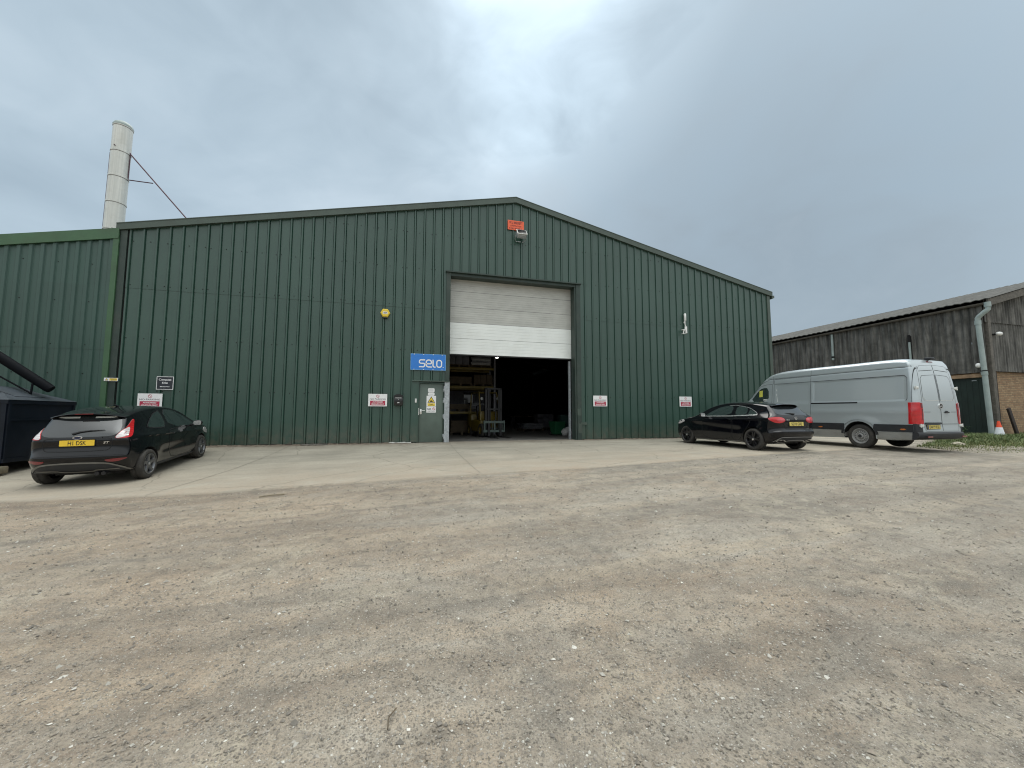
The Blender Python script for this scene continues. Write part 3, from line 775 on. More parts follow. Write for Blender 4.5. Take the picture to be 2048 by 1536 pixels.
    b = MB(); b.box(-2.50, -2.47, .42, .50, .01, 3.2); b.build('door_track', M['galv'], W)
    # personnel door beside the opening
    b = MB(); b.box(-3.815, -3.60, -.045, .03, .03, 2.20); b.box(-3.60, -3.575, -.02, .08, .015, 2.16); b.box(-2.715, -2.70, -.02, .08, .015, 2.16); b.box(-3.575, -2.715, -.02, .08, 2.125, 2.16)
    b.build('door_frame', M['clad'], W)
    b = MB(); b.prism([(-.10, 2.19), (-.10, 2.205), (.02, 2.245), (.02, 2.185)], lambda u, v, d: (d, u, v), -3.83, -2.50); b.build('door_head_flashing', M['trim'], W)
    dr = box_obj('door', M['ped_door'], W, -3.570, -2.725, .035, .08, .02, 2.12, bev=.004)
    b = MB(); b.box(-3.545, -3.475, .018, .034, 1.02, 1.20, bev=.02); b.tube([(-3.51, .02, 1.15), (-3.51, -.03, 1.15), (-3.48, -.04, 1.15), (-3.37, -.04, 1.15)], .011, 8)
    b.box(-3.592, -3.572, -.03, -.015, .99, 1.24); b.build('handle', M['chrome'], dr, smooth=35)
    for z in (1.88, 1.48, .95, .25):
        b = MB(); b.box(-2.735, -2.690, .012, .034, z - .055, z + .055, bev=.006); b.build('hinge', M['galv'], dr, smooth=35)
    b = MB(); b.box(-2.683, -2.505, -.05, .10, .012, 2.183)
    for z in (1.95, 1.52, .93, .22): b.box(-2.715, -2.684, -.052, -.03, z - .09, z + .09, bev=.012)
    b.build('steel_post', M['galv'], W, smooth=35)
    b = MB(); b.box(-3.72, -3.66, -.062, -.046, 1.43, 1.57, bev=.006); b.box(-3.70, -3.68, -.067, -.061, 1.52, 1.54, 1); b.build('door_entry_button', [M['white'], M['sign_black']], W, smooth=35)
    b = MB(); b.lathe([(.0, .16), (.10, .14), (.16, .05), (.17, .0), (.0, .0)], 20, 'Z', (0, 0, 0), 0); b.lathe([(.0, -.012), (.13, -.012), (.15, 0), (.15, .005)], 20, 'Z', (0, 0, 0), 1)
    l = b.build('ceiling_lamp', [M['steel'], M['lamp_on']], None, smooth=40, fix=False); l.location = (2.40, 14, 5.30); tag(l, 'round lit lamp hanging inside the open doorway', 'lamp')
    l.data.transform(Matrix.Scale(1.0, 4))
    return W

def make_left_shed():
    S = empty('shed', label='lower bluish green metal shed with bright green trim at the left', cat='shed')
    def rz(x): return 6.62 - .2 * (-12.6 - x)
    b = MB()
    prof = rib_profile(-40, -12.62, .268, -12.76, .062, .040, .036, .003)
    prof = [(x, y) for x, y in prof]
    sheet(b, prof, lambda x: gzf(x, -.03) - .1 if False else -.45, lambda x: 2.97, 0, y0=-.02)
    sheet(b, prof, lambda x: 2.92, lambda x: rz(x) - .1, .008, y0=-.02)
    for zr in (.9, 2.2, 3.05, 4.35, 5.5):
        for k in range(0, 60):
            x = -12.8 - k * .40
            if zr < rz(x) - .3: b.lathe([(.0, -.012), (.011, -.012), (.014, -.002), (.014, .004)], 8, 'Y', (x, -.028, zr), 1)
    b.build('front_cladding', [M['clad_left'], M['screw']], S, fix=False)
    b = MB()
    b.prism([(-12.57, rz(-12.57) + .05), (-40, rz(-40) + .05), (-40, rz(-40) - .25), (-12.57, rz(-12.57) - .27)], lambda u, v, d: (u, d, v), -.11, -.06); b.build('verge_flashing', M['trim_light'], S)
    box_obj('corner_flashing', M['trim_light'], S, -12.70, -12.565, -.095, -.03, -.4, rz(-12.6) - .26)
    b = MB(); b.prism([(-12.6, rz(-12.6)), (-40, rz(-40)), (-40, rz(-40) - .08), (-12.6, rz(-12.6) - .08)], lambda u, v, d: (u, d, v), -.055, 30); b.build('roof', M['roof_sheet'], S)
    b = MB(); b.box(-40, -39.9, 0, 30, -.4, rz(-40) - .1); b.box(-40, -12.62, 29.9, 30, -.4, rz(-40) - .1); b.build('side_wall', M['clad_left'], S)
    # flue
    F = empty('flue', (-15.96, 5.0, 4), label='tall pale metal flue rising behind the green roofs', cat='flue')
    r = .31; H = 9.12; b = MB()
    b.lathe([(r, 0), (r, H)], 40); b.build('pipe', M['flue'], F, smooth=35)
    b = MB(); b.lathe([(r + .015, H - .02), (r + .02, H + .03), (r * .93, H + .12), (r * .62, H + .20), (0, H + .21)], 40); b.build('cowl', M['pvc'], F, smooth=35)
    for z in (H - .02, 7.98, 6.88, 5.76, 4.6):
        b = MB(); b.lathe([(r, z - .035), (r + .014, z - .03), (r + .014, z + .03), (r, z + .035)], 40); b.build('joint_band', M['flue'], F, smooth=35)
        b = MB(); b.lathe([(r + .002, z - .052), (r + .004, z - .05), (r + .004, z - .043), (r + .002, z - .041)], 40); b.build('joint_seal', M['rust_steel'], F)
    b = MB(); b.tube([(r - .02, 0, 8.05), (2.49, 0, 5.5), (3.6, 0, 4.35)], .027, 8); b.tube([(r - .02, 0, 6.86), (1.20, 0, 6.86)], .022, 8); b.tube([(r + .02, 0, 6.9), (r + .02, 0, 8.05)], .018, 6); b.build('brace', M['rust_steel'], F)
    b = MB(); b.tube([(-r - .035, -.02, 0), (-r - .035, -.02, 7.95)], .022, 8); b.build('conduit', M['rust_steel'], F)
    b = MB(); b.lathe([(0, -.05), (.02, -.05), (.02, 0)], 8, 'Y', (-.03, -r, 8.12)); b.build('sample_port', M['rust_steel'], F)
    F.rotation_euler = (0, R(.5), 0)
    # lidded bin
    K = empty('waste_container', (-12.5, -3.0, 0), label='dark navy steel waste container with a hipped lid behind the black hatchback', cat='container')
    L, Dp, z0, z1 = 4.2, 1.75, -.06, 1.33
    b = MB(); b.box(-L, 0, 0, Dp, z0, z1)
    for x in (-L + .03, -1.4, -2.8, -.04): b.box(x - .04, x + .04, -.03, -.002, z0, z1 - .02)
    b.box(-L, .03, -.035, -.004, z1 - .08, z1); b.box(.003, .035, -.03, Dp + .02, z1 - .09, z1 - .005); b.box(.003, .03, .06, Dp, .86, .90); b.box(.003, .03, -.02, Dp, z0, z0 + .09)
    b.box(.003, .03, .0, .06, z0 + .09, z1 - .09); b.box(.003, .03, Dp - .06, Dp, z0 + .09, z1 - .09)
    b.build('body', M['skip'], K)
    b = MB(); h = .33; i = .75
    v = [(-L - .04, -.04, z1), (.05, -.04, z1), (.05, Dp + .04, z1), (-L - .04, Dp + .04, z1), (-L + i, Dp / 2 - .2, z1 + h), (-i, Dp / 2 - .2, z1 + h), (-i, Dp / 2 + .2, z1 + h), (-L + i, Dp / 2 + .2, z1 + h)]
    b.add(v, [(0, 1, 5, 4), (1, 2, 6, 5), (2, 3, 7, 6), (3, 0, 4, 7), (4, 5, 6, 7), (3, 2, 1, 0)])
    b.build('lid', M['skip_lid'], K)
    b = MB(); Mx = Matrix.Translation((-.42, .78, z1 + .20)) @ Matrix.Rotation(R(24), 4, 'Y'); b.box(-.30, .30, -.45, .45, -.012, .012, M=Mx); b.build('hatch', M['skip_lid'], K)
    # black tube leaning over it
    T = empty('loading_tube', (-12.4, -2.2, 0), label='thick black loading tube sloping down over the waste container lid', cat='tube')
    a = Vector((-.12, .25, 1.62)); c = Vector((-3.1, -.3, 4.12)); b = MB()
    b.tube([a, a + (c - a) * .02, c], .105, 20, rs=[.097, .105, .105]); b.build('tube', M['black_pipe'], T, smooth=40)
    b = MB(); b.tube([(-.40, .1, 1.52), (-3.1, -.4, 3.5)], .018, 8); b.tube([(-.40, .1, 1.36), (-.40, .14, 1.80)], .02, 8); b.build('stay_rod', M['black_pipe'], T)
    d = (c - a).normalized(); p = a + d * 1.30; b = MB()
    b.tube([p, p + d * .35], .111, 20); b.build('label_band', M['white_dirty'], T, smooth=40)
    # sleepers under the container
    for k, (y0, y1, x1) in enumerate(((-.42, -.20, -.05), (-.16, .06, .05))):
        s = box_obj('timber_sleeper', M['timber'], None, -4.4, x1, y0, y1, -.16, -.005, bev=.02)
        s.location = (-12.5, -2.95, -.13 if k else -.17); tag(s, 'weathered timber sleeper on the ground in front of the container' if k == 0 else 'weathered timber sleeper tucked under the container edge', 'sleeper', 'timber sleepers under the container')

# ------------------------------------------------------------------ barn
def make_barn():
    BX, BY = 20.06, -3.61
    B = empty('barn', (BX, BY, 0), label='old grey corrugated barn on a buff brick base at the right', cat='barn')
    L = 34; GW = 13.0
    def wave_sheet(b, along, z0, z1, n0, n1, pitch=.27, amp=.040, off=0.0):
        """corrugated sheet: along='y' for the long side, 'x' for the gable"""
        k = int((n1 - n0) / (pitch / 10)); vs0 = []; vs1 = []
        for i in range(k + 1):
            s = n0 + (n1 - n0) * i / k
            d = off + amp * (math.sin(2 * PI * s / pitch) * .8 + .2 * math.sin(4 * PI * s / pitch + .6))
            p = (-d, s) if along == 'y' else (s, -d)
            vs0.append((*p, z0)); vs1.append((*p, z1(s) if callable(z1) else z1))
        n = k + 1
        b.add(vs0 + vs1, [(i, i + 1, i + 1 + n, i + n) for i in range(k)])
    vs = .27
    b = MB(); wave_sheet(b, 'y', 2.86, 5.85, .42, L); wave_sheet(b, 'y', 2.86, 5.85, .0, .40, off=.012)
    o = b.build('side_sheeting', M['barn_sheet'], B, fix=False, smooth=60)
    b = MB(); wave_sheet(b, 'x', 2.90, 5.09, .42, GW, .17, .022); wave_sheet(b, 'x', 5.03, lambda s: 6.02 + s * vs if s < GW / 2 else 6.02 + (GW - s) * vs, .0, GW, .17, .022, .035)
    b.build('gable_sheeting', M['barn_sheet'], B, fix=False, smooth=60)
    b = MB(); b.box(.10, .32, .10 + 1.22, L, -.2, 2.86); b.box(.10, .32, .10, .16, -.2, 2.86); b.box(.10, .32, .16, 1.32, 2.64, 2.86); b.build('brick_side_wall', M['brick_side'], B)
    b = MB(); b.box(.36, GW, .12, .34, -.3, 2.91); b.build('brick_gable_wall', M['brick'], B)
    b = MB(); b.box(-.02, .098, .12, 1.45, 2.65, 2.80); b.build('lintel', M['lintel'], B)
    b = MB()
    for k in range(6): b.box(.06, .098, .17 + k * .19, .17 + k * .19 + .184, .03, 2.63)
    d = b.build('door', M['barn_door'], B); b = MB(); b.box(.045, .058, .40, .55, 2.50, 2.54); b.build('hinge', M['galv'], d)
    b = MB(); b.box(.16, .36, -.06, .11, -.2, 5.75, bev=.012); b.build('corner_post', M['post'], B, smooth=35)
    b = MB(); b.box(.372, .50, -.02, .11, -.2, 2.86); b.build('dark_stanchion', M['timber_dark'], B)
    # roof: near slope corrugated, far slope plain
    b = MB(); n = 360; y0, y1 = -.34, L
    def rz(u): return 5.98 + (u + .28) * vs
    vA = []; vB = []
    for i in range(n + 1):
        y = y0 + (y1 - y0) * i / n; dz = .022 * math.sin(2 * PI * y / .30) + .02 * math.sin(y * .7)
        vA.append((-.28 + .02 * math.sin(y * 5.3), y, rz(-.28) + dz)); vB.append((GW / 2, y, rz(GW / 2) + dz))
    b.add(vA + vB, [(i, i + 1, i + n + 2, i + n + 1) for i in range(n)])
    vC = [(x, y, z - .03) for x, y, z in vA]; b.add(vA + vC, [(i, i + 1, i + n + 2, i + n + 1) for i in range(n)])
    b.add([(GW / 2, y0, rz(GW / 2)), (GW / 2, y1, rz(GW / 2)), (GW + .3, y1, rz(-.30)), (GW + .3, y0, rz(-.30))], [(0, 1, 2, 3)])
    b.build('roof', M['barn_roof'], B, fix=False, smooth=60)
    b = MB(); b.prism([(-.25, rz(-.25) - .05), (GW / 2, rz(GW / 2) - .05), (GW + .25, rz(-.25) - .05), (GW + .25, rz(-.25) - .40), (GW / 2, rz(GW / 2) - .40), (-.25, rz(-.25) - .34)], lambda u, v, d: (u, d, v), -.30, -.25); b.build('bargeboard', M['post'], B)
    b = MB(); b.box(GW - .1, GW, 0, L, -.2, 5.8); b.box(0.3, GW, L - .1, L, -.2, 5.8); b.build('far_wall', M['barn_sheet'], B)
    b = MB()
    g = [(-.11 + .10 * math.cos(PI + PI * k / 8), 5.84 + .09 * math.sin(PI + PI * k / 8)) for k in range(9)]
    b.prism(g + [(g[-1][0] - .012, g[-1][1])] + [(-.11 + .088 * math.cos(2 * PI - PI * k / 8), 5.84 + .078 * math.sin(2 * PI - PI * k / 8)) for k in range(9)], lambda u, v, d: (u, d, v), -.30, L); b.build('gutter', M['post'], B)
    b = MB(); x = -.20
    b.tube([(x + .03, -.24, 5.80), (x + .03, -.24, 5.52), (x, -.16, 5.44), (x, .02, 5.28), (x, .08, 5.20), (x, .08, 5.0), (x, .03, 2.9), (x, -.01, .2), (x, -.01, .02)], .088, 16)
    for p, q in (((x + .03, -.24, 5.62), (x + .03, -.24, 5.83)), ((x, .085, 4.92), (x, .083, 5.10)), ((x, .03, 2.72), (x, .033, 2.86))): b.tube([p, q], .103, 16)
    b.tube([(x, .032, 2.88), (x, .033, 2.92)], .095, 16, 1)
    b.build('downpipe', [M['pvc'], M['seam']], B, smooth=40)
    b = MB(); b.tube([(-.09, 6.08, 5.7), (-.09, 6.10, 4.2)], .06, 10); b.tube([(-.09, 6.10, 4.32), (-.09, 6.10, 4.42)], .066, 10, 1); b.build('vent_pipe', [M['pvc'], M['seam']], B, smooth=40)
    b = MB(); b.tube([(-.12, 2.52, 3.2), (-.12, 2.52, 4.62)], .045, 10); b.tube([(-.12, 2.52, 4.60), (-.12, 2.52, 4.95)], .055, 10, 1); b.tube([(-.04, 2.50, 3.2), (-.04, 2.50, 4.9)], .03, 8, 1); b.build('vent_pipe', [M['pvc'], M['seam']], B, smooth=40)
    # lamps fixed to it
    for (px, py, pz, lab) in ((20.62, -3.80, 4.51, 'white oval bulkhead lamp on the barn corner post'), (19.86, -3.42, 3.15, 'small white round lamp on the barn side behind the downpipe')):
        l = MB(); l.lathe([(0, -.07), (.07, -.055), (.10, -.02), (.105, .02), (.09, .05), (0, .06)], 20, 'Y', (0, 0, 0), 0)
        l.tube([(0, .05, 0), (0, .30 if pz > 4 else .12, 0)], .05, 10, 1)
        o = l.build('wall_lamp', [M['white'], M['rubber']], None, smooth=40); o.location = (px, py, pz); o.scale = (1.45, 1.1, .85) if pz > 4 else (.9, .9, 1); tag(o, lab, 'lamp')
        if pz < 4: o.rotation_euler = (0, 0, R(-90))
    # cone, plank, stone, weeds
    C = empty('traffic_cone', (19.55, -3.98, 0.01), label='orange and white traffic cone at the foot of the barn downpipe', cat='cone')
    b = MB(); b.box(-.19, .19, -.19, .19, 0, .035, bev=.015); b.build('base', M['cone_base'], C, smooth=35)
    b = MB(); b.lathe([(.155, .035), (.15, .06), (.036, .70), (.03, .715), (0, .715)], 28); b.build('cone', M['cone_orange'], C, smooth=40)
    b = MB(); b.lathe([(.147, .09), (.153, .09), (.085, .47), (.079, .47)], 28); b.build('reflective_sleeve', M['cone_white'], C, smooth=40)
    C.scale = (1.06, 1.06, 1.06)
    Mx = Matrix.Translation((21.35, -3.75, -.02)) @ Matrix.Rotation(R(-21), 4, 'Y')
    p = MB(); p.box(-.09, .09, -.03, .04, 0, 1.42, M=Mx, bev=.01); o = p.build('leaning_plank', M['timber_dark'], None, smooth=35); tag(o, 'dark plank leaning against the brick wall beside the cone', 'plank')

def blades(name, pts, hgt, mat, wid=.006):
    """tufts of blades as one mesh; pts: (x,y,z,scale,tone)"""
    n = len(pts); P = np.array(pts); V = np.zeros((n, 5, 3)); th = RNG.uniform(0, 2 * PI, n); ln = RNG.uniform(.25, .95, n)
    h = hgt * P[:, 3]; w = wid * (.7 + .6 * RNG.random(n)) * (.7 + .3 * P[:, 3]); dx, dy = np.cos(th), np.sin(th); ph = th + PI / 2 + RNG.normal(0, .5, n); ex, ey = np.cos(ph), np.sin(ph)
    for k, (a, ww) in enumerate(((0, -1), (0, 1), (.55, .8), (.55, -.8), (1, 0))):
        b = ln * h * a * a
        V[:, k, 0] = P[:, 0] + dx * w * ww + ex * b; V[:, k, 1] = P[:, 1] + dy * w * ww + ey * b; V[:, k, 2] = P[:, 2] + h * a * (1 - .25 * a * ln)
    F = []
    for i in range(n): F += [(5 * i, 5 * i + 1, 5 * i + 2, 5 * i + 3), (5 * i + 3, 5 * i + 2, 5 * i + 4)]
    me = bpy.data.meshes.new(name); me.from_pydata(V.reshape(-1, 3).tolist(), [], F); at = me.attributes.new('tone', 'FLOAT', 'POINT')
    at.data.foreach_set('value', np.repeat(P[:, 4], 5).astype(np.float32)); me.materials.append(mat); return link(name, me)

def make_weeds():
    poly = [(12.3, -5.2), (11.7, -6.2), (11.3, -6.9), (12.1, -7.35), (13.4, -7.2), (18, -7.2), (22, -6.9), (26, -6.2), (26, -3.75), (20.5, -3.75), (19.9, -3.4), (19.85, 0.5), (18.8, -2.2), (16.5, -3.7), (14.3, -4.6)]
    def inside(x, y):
        c = False; n = len(poly)
        for i in range(n):
            (x1, y1), (x2, y2) = poly[i], poly[(i + 1) % n]
            if (y1 > y) != (y2 > y) and x < (x2 - x1) * (y - y1) / (y2 - y1) + x1: c = not c
        return c
    pts = []
    while len(pts) < 46000:
        x, y = random.uniform(11, 26), random.uniform(-7.5, .6)
        if not inside(x, y): continue
        d = float(nz2(x * 1.7, y * 1.7, 21)); near = min(1, max(0, (x - 11.6) / 5))
        if random.random() > .20 + .45 * near + .45 * d: continue
        fr = min(1, max(0, (y + 7.35) / 2.4)); fr = fr * fr
        if random.random() > .10 + .95 * fr + .35 * max(d, 0): continue
        s = (.25 + .75 * near) * (.35 + .65 * fr) * random.uniform(.4, 1.25) * (1.0 + .5 * d)
        pts.append((x + random.gauss(0, .03), y + random.gauss(0, .03), gzf(x, y) - .015, s, min(1, max(0, random.gauss(.75 - .25 * near - .35 * fr, .28)))))
    tag(blades('grass', pts, .28, M['grass'], .009), kind='stuff')
    # leafy weed in front of the barn door
    def weed(x, y, h, lab, seed):
        r = random.Random(seed); V = []; F = []; tone = []
        for s in range(13):
            a = r.uniform(0, 2 * PI); lean = r.uniform(.15, .55); top = h * r.uniform(.6, 1.0)
            for k in range(11):
                t = .15 + .85 * k / 10; p = Vector((math.cos(a) * lean * top * t * t, math.sin(a) * lean * top * t * t, top * t))
                for q in range(2):
                    b = r.uniform(0, 2 * PI); l = r.uniform(.07, .15) * (1.15 - .5 * t); w = l * .26
                    d = Vector((math.cos(b), math.sin(b), r.uniform(-.35, .3))); d.normalize(); n = d.cross(Vector((0, 0, 1))).normalized()
                    i = len(V); V += [p, p + d * l * .45 + n * w, p + d * l - Vector((0, 0, l * .25)), p + d * l * .45 - n * w]; F.append((i, i + 1, i + 2, i + 3)); tone += [r.random()] * 4
            i = len(V); n = Vector((-math.sin(a), math.cos(a), 0)) * .006; e = Vector((math.cos(a) * lean * top, math.sin(a) * lean * top, top)); V += [n, -n, e]; F.append((i, i + 1, i + 2)); tone += [.2] * 3
        me = bpy.data.meshes.new('nettle'); me.from_pydata([tuple(v) for v in V], [], F); me.attributes.new('tone', 'FLOAT', 'POINT').data.foreach_set('value', np.array(tone, np.float32)); me.materials.append(M['leaf'])
        o = link('nettle', me); o.location = (x, y, gzf(x, y) - .02); tag(o, lab, 'weed')
    weed(17.6, -3.7, .70, 'tallest leafy nettle clump standing before the dark green barn door', 1)
    weed(21.9, -4.3, .50, 'leafy nettle clump beside the leaning plank and brick wall', 3)
    b = bmesh.new(); bmesh.ops.create_icosphere(b, subdivisions=3, radius=1)
    for v in b.verts:
        f = 1 + .18 * math.sin(v.co.x * 5 + 1) * math.cos(v.co.y * 4) + .10 * math.sin(v.co.z * 9 + v.co.x * 7)
        v.co = Vector((v.co.x * .20 * f, v.co.y * .14 * f, v.co.z * .08 * f))
    me = bpy.data.meshes.new('stone'); b.to_mesh(me); b.free(); me.materials.append(M['stone']); sharp(me, 40)
    o = link('stone', me); o.location = (14.2, -5.3, gzf(14.2, -5.3) + .03); tag(o, 'pale flat stone lying in the grass behind the van', 'stone')
    # litter lying on the yard
    for (x, y, L, a, m, lab, nm) in ((-3.98, -12.1, .13, 80, 'pallet', 'thin brown twig lying on the gravel in the near foreground', 'twig'), (.35, -9.7, .12, 40, 'white_dirty', 'pale straight stick lying on the gravel right of centre', 'stick'), (-6.2, -7.0, .35, 25, 'timber', 'weathered pale stick on the gravel near the concrete edge', 'stick')):
        b = MB(); b.tube([(0, 0, .012), (L * .5, .01, .018), (L, -.012, .012)], .0035 if L < .3 else .011, 7); o = b.build(nm, M[m], None, smooth=40); o.location = (x, y, gzf(x, y) - .005); o.rotation_euler = (0, 0, R(a)); tag(o, lab, 'stick')
    bm = bmesh.new(); bmesh.ops.create_cube(bm, size=1); bmesh.ops.subdivide_edges(bm, edges=bm.edges[:], cuts=5, use_grid_fill=True)
    for v in bm.verts:
        q = v.co.copy(); v.co = Vector((q.x * .78 + .02 * math.sin(q.x * 11), q.y * (.05 + .03 * math.sin(q.x * 17)) + .012 * math.sin(q.x * 9), (q.z + .5) * (.028 + .012 * math.sin(q.x * 13))))
    me = bpy.data.meshes.new('foam_scrap'); bm.to_mesh(me); bm.free(); me.materials.append(M['white_dirty']); sharp(me, 50); o = link('foam_scrap', me); o.location = (-4.20, -.075, .016); tag(o, 'pale cream foam scrap along the foot of the wall left of the door', 'scrap')
    # silt gathered along the foot of the wall
    for x0, x1 in ((-12.3, -3.85), (2.8, 12.3)):
        xs = np.arange(x0, x1, .05); hgt = np.clip(.020 + .018 * nz2(xs * 4, xs * 0, 31) + RNG.normal(0, .004, len(xs)), .001, .06); wd = np.clip(.12 + .07 * nz2(xs * 3, xs * 0, 33), .03, .3); V = []
        for x, h, w in zip(xs, hgt, wd):
            g0 = gzf(x, -.05) + .014
            V += [(x, -.02, g0 + h), (x, -.04 - w * .35, g0 + h * .75), (x, -.05 - w, gzf(x, -.05 - w) + .012)]
        b = MB(); b.add(V, [(3 * k + q, 3 * k + q + 1, 3 * k + q + 4, 3 * k + q + 3) for k in range(len(xs) - 1) for q in (0, 1)]); o = b.build('dirt', M['silt'], None, fix=False, smooth=60); tag(o, kind='stuff')
    b = MB(); b.box(-.45, .35, -.05, .06, 0, .035, bev=.012); o = b.build('flat_board', M['post'], None, smooth=35); o.location = (-6.85, -.13, gzf(-6.8, -.13) + .014); tag(o, 'short grey board lying against the foot of the green wall', 'board')

# ------------------------------------------------------------------ signs on the warehouse front
YS = -.046
def wp(x, z, y=YS): return lambda u, v, d: (x + u, y - d, z + v)

def ring(b, r0, r1, place, d0, d1, m=0, n=28, cx=0, cy=0):
    for k in range(n):
        a, c = 2 * PI * k / n, 2 * PI * (k + 1) / n
        b.prism([(cx + r0 * math.cos(a), cy + r0 * math.sin(a)), (cx + r1 * math.cos(a), cy + r1 * math.sin(a)), (cx + r1 * math.cos(c), cy + r1 * math.sin(c)), (cx + r0 * math.cos(c), cy + r0 * math.sin(c))], place, d0, d1, m)

def rrect(w, h, r, n=5):
    p = []
    for cx, cy, a0 in ((w / 2 - r, h / 2 - r, 0), (-w / 2 + r, h / 2 - r, 90), (-w / 2 + r, -h / 2 + r, 180), (w / 2 - r, -h / 2 + r, 270)):
        for k in range(n + 1):
            a = R(a0 + 90 * k / n); p.append((cx + r * math.cos(a), cy + r * math.sin(a)))
    return p

def board(name, x, z, w, h, mat, label, cat, r=.012, th=.008, group=None, y=YS):
    b = MB(); b.prism(rrect(w, h, r), lambda u, v, d: (u, -d, v), 0, th)
    o = b.build(name, mat); o.location = (x, y, z); return tag(o, label, cat, group)

def make_signs():
    P = lambda u, v, d: (u, -.008 - d, v)
    def no_parking(x, z, lab):
        o = board('no_parking_sign', x, z, .62, .43, M['sign_white'], lab, 'sign', .01, group='no parking signs on the green wall')
        b = MB(); b.prism([(-.25, -.185), (.25, -.185), (.25, -.02), (-.25, -.02)], P, 0, .0012); b.build('red_panel', M['sign_red'], o)
        b = MB(); ring(b, .040, .052, P, 0, .0012, cx=0, cy=.135); b.stroke([(-.032, .167), (.032, .103)], .010, P, 0, .0014, cap=0); b.build('prohibition_ring', M['sign_red'], o)
        letters('lettering', 'NO PARKING', M['sign_grey'], o, P, 0, .010, .050, .52, bold=.006)
        P2 = lambda u, v, d: (u, -.0095 - d, v)
        letters('lettering', 'AUTHORISED', M['sign_white'], o, P2, 0, -.085, .042, .34, bold=.02)
        letters('lettering', 'VEHICLES ONLY', M['sign_white'], o, P2, 0, -.160, .042, .42, bold=.02)
    no_parking(-11.50, 1.42, 'no parking sign just above the black hatchback roof, left of the compost sign edge')
    no_parking(-4.97, 1.505, 'no parking sign left of the black letter box')
    no_parking(3.55, 1.56, 'no parking sign just right of the big open doorway')
    no_parking(7.62, 1.575, 'no parking sign above the bonnet of the black car parked on the right')
    o = board('company_sign', -3.277, 2.894, 1.245, .585, M['sign_blue_edge'], 'bright blue company sign with white lettering above the grey-green door', 'sign', .01, .012)
    Q = lambda u, v, d: (u, -.012 - d, v)
    b = MB(); b.prism(rrect(1.215, .555, .008), Q, 0, .001); b.build('blue_face', M['sign_blue'], o)
    b = MB(); Q2 = lambda u, v, d: (u, -.0135 - d, v)
    h = .25; w = .042; y0 = -.175
    def arc(cx, cy, r, a0, a1, n=7): return [(cx + r * math.cos(R(a0 + (a1 - a0) * k / n)), cy + r * math.sin(R(a0 + (a1 - a0) * k / n))) for k in range(n + 1)]
    # s
    x = -.315; s = [(x + .185, y0 + h)] + arc(x + .06, y0 + h - .06, .06, 90, 180) + arc(x + .05, y0 + h / 2 + .05, .05, 180, 270)[0:] + arc(x + .135, y0 + h / 2 - .055, .055, 90, 0) + arc(x + .125, y0 + .06, .06, 0, -90) + [(x + .005, y0)]
    b.stroke(s, w, Q2, 0, .002)
    # e
    x = -.075; e = [(x + .02, y0 + .115), (x + .13, y0 + .115)] + arc(x + .135, y0 + .165, .05, -90, 0) + arc(x + .105, y0 + h - .08, .08, 0, 90) + arc(x + .08, y0 + h - .08, .08, 90, 180) + arc(x + .08, y0 + .08, .08, 180, 270) + [(x + .185, y0)]
    b.stroke(e, w, Q2, 0, .002)
    # l
    x = .165; b.stroke([(x, y0 + h)] + arc(x + .06, y0 + .06, .06, 180, 270) + [(x + .08, y0)], w, Q2, 0, .002)
    # o
    x = .385; hw_ = .085; q = .075
    oo = arc(x + hw_ - q, y0 + h - q, q, 0, 90) + arc(x - hw_ + q, y0 + h - q, q, 90, 180) + arc(x - hw_ + q, y0 + q, q, 180, 270) + arc(x + hw_ - q, y0 + q, q, 270, 360)
    b.stroke(oo, w, Q2, 0, .002, closed=True)
    b.stroke([(.515, y0 - .005), (.55, y0 - .005)], .018, Q2, 0, .002, cap=0)
    b.build('logo_lettering', M['sign_white'], o)
    b = MB()
    for u in (-.50, -.17, .17, .49):
        for v in (.272, -.272): b.lathe([(0, -.006), (.013, -.005), (.016, 0), (0, 0)], 10, 'Y', (u, -.0135, v))
    b.build('screw_caps', M['white'], o)
    o = board('direction_sign', -11.15, 1.962, .435, .40, M['sign_white'], 'dark square direction sign reading Compost Site with a left arrow', 'sign', .006)
    b = MB(); b.prism(rrect(.405, .37, .004), P, 0, .001); b.build('dark_face', M['sign_dark'], o)
    P3 = lambda u, v, d: (u, -.0095 - d, v)
    letters('lettering', 'Compost', M['sign_white'], o, P3, 0, .075, .058, .32, bold=.018)
    letters('lettering', 'Site', M['sign_white'], o, P3, 0, -.020, .055, .15, bold=.018)
    b = MB(); b.stroke([(-.10, -.115), (.12, -.115)], .014, P3, 0, .001); b.prism([(-.125, -.115), (-.085, -.095), (-.085, -.135)], P3, 0, .0012); b.build('arrow', M['sign_white'], o)
    o = board('warning_sign', -12.46, 2.035, .335, .095, M['sign_white'], 'narrow yellow warning strip sign across the green corner flashing', 'sign', .006, y=-.100)
    b = MB(); b.prism([(-.035, -.036), (.15, -.036), (.15, .036), (-.035, .036)], P, 0, .001); b.build('yellow_panel', M['sign_yellow'], o)
    b = MB(); b.prism([(-.145, -.035), (-.06, -.035), (-.1025, .037)], P, 0, .001, 0); b.prism([(-.130, -.027), (-.075, -.027), (-.1025, .020)], P, .001, .0015, 1); b.build('warning_triangle', [M['sign_grey'], M['sign_yellow']], o)
    letters('lettering', 'WARNING', M['sign_grey'], o, P3, .057, .006, .022, .15, bold=.01); letters('lettering', 'VEHICLES', M['sign_grey'], o, P3, .057, -.027, .018, .13)
    o = board('builder_sign', 0.0, 8.445, .66, .385, M['sign_orange'], 'orange builder sign high under the roof apex', 'sign', .008, .02)
    P4 = lambda u, v, d: (u, -.020 - d, v)
    letters('lettering', 'W.J. BARRETT', M['sign_maroon'], o, P4, 0, .055, .095, .55, bold=.03)
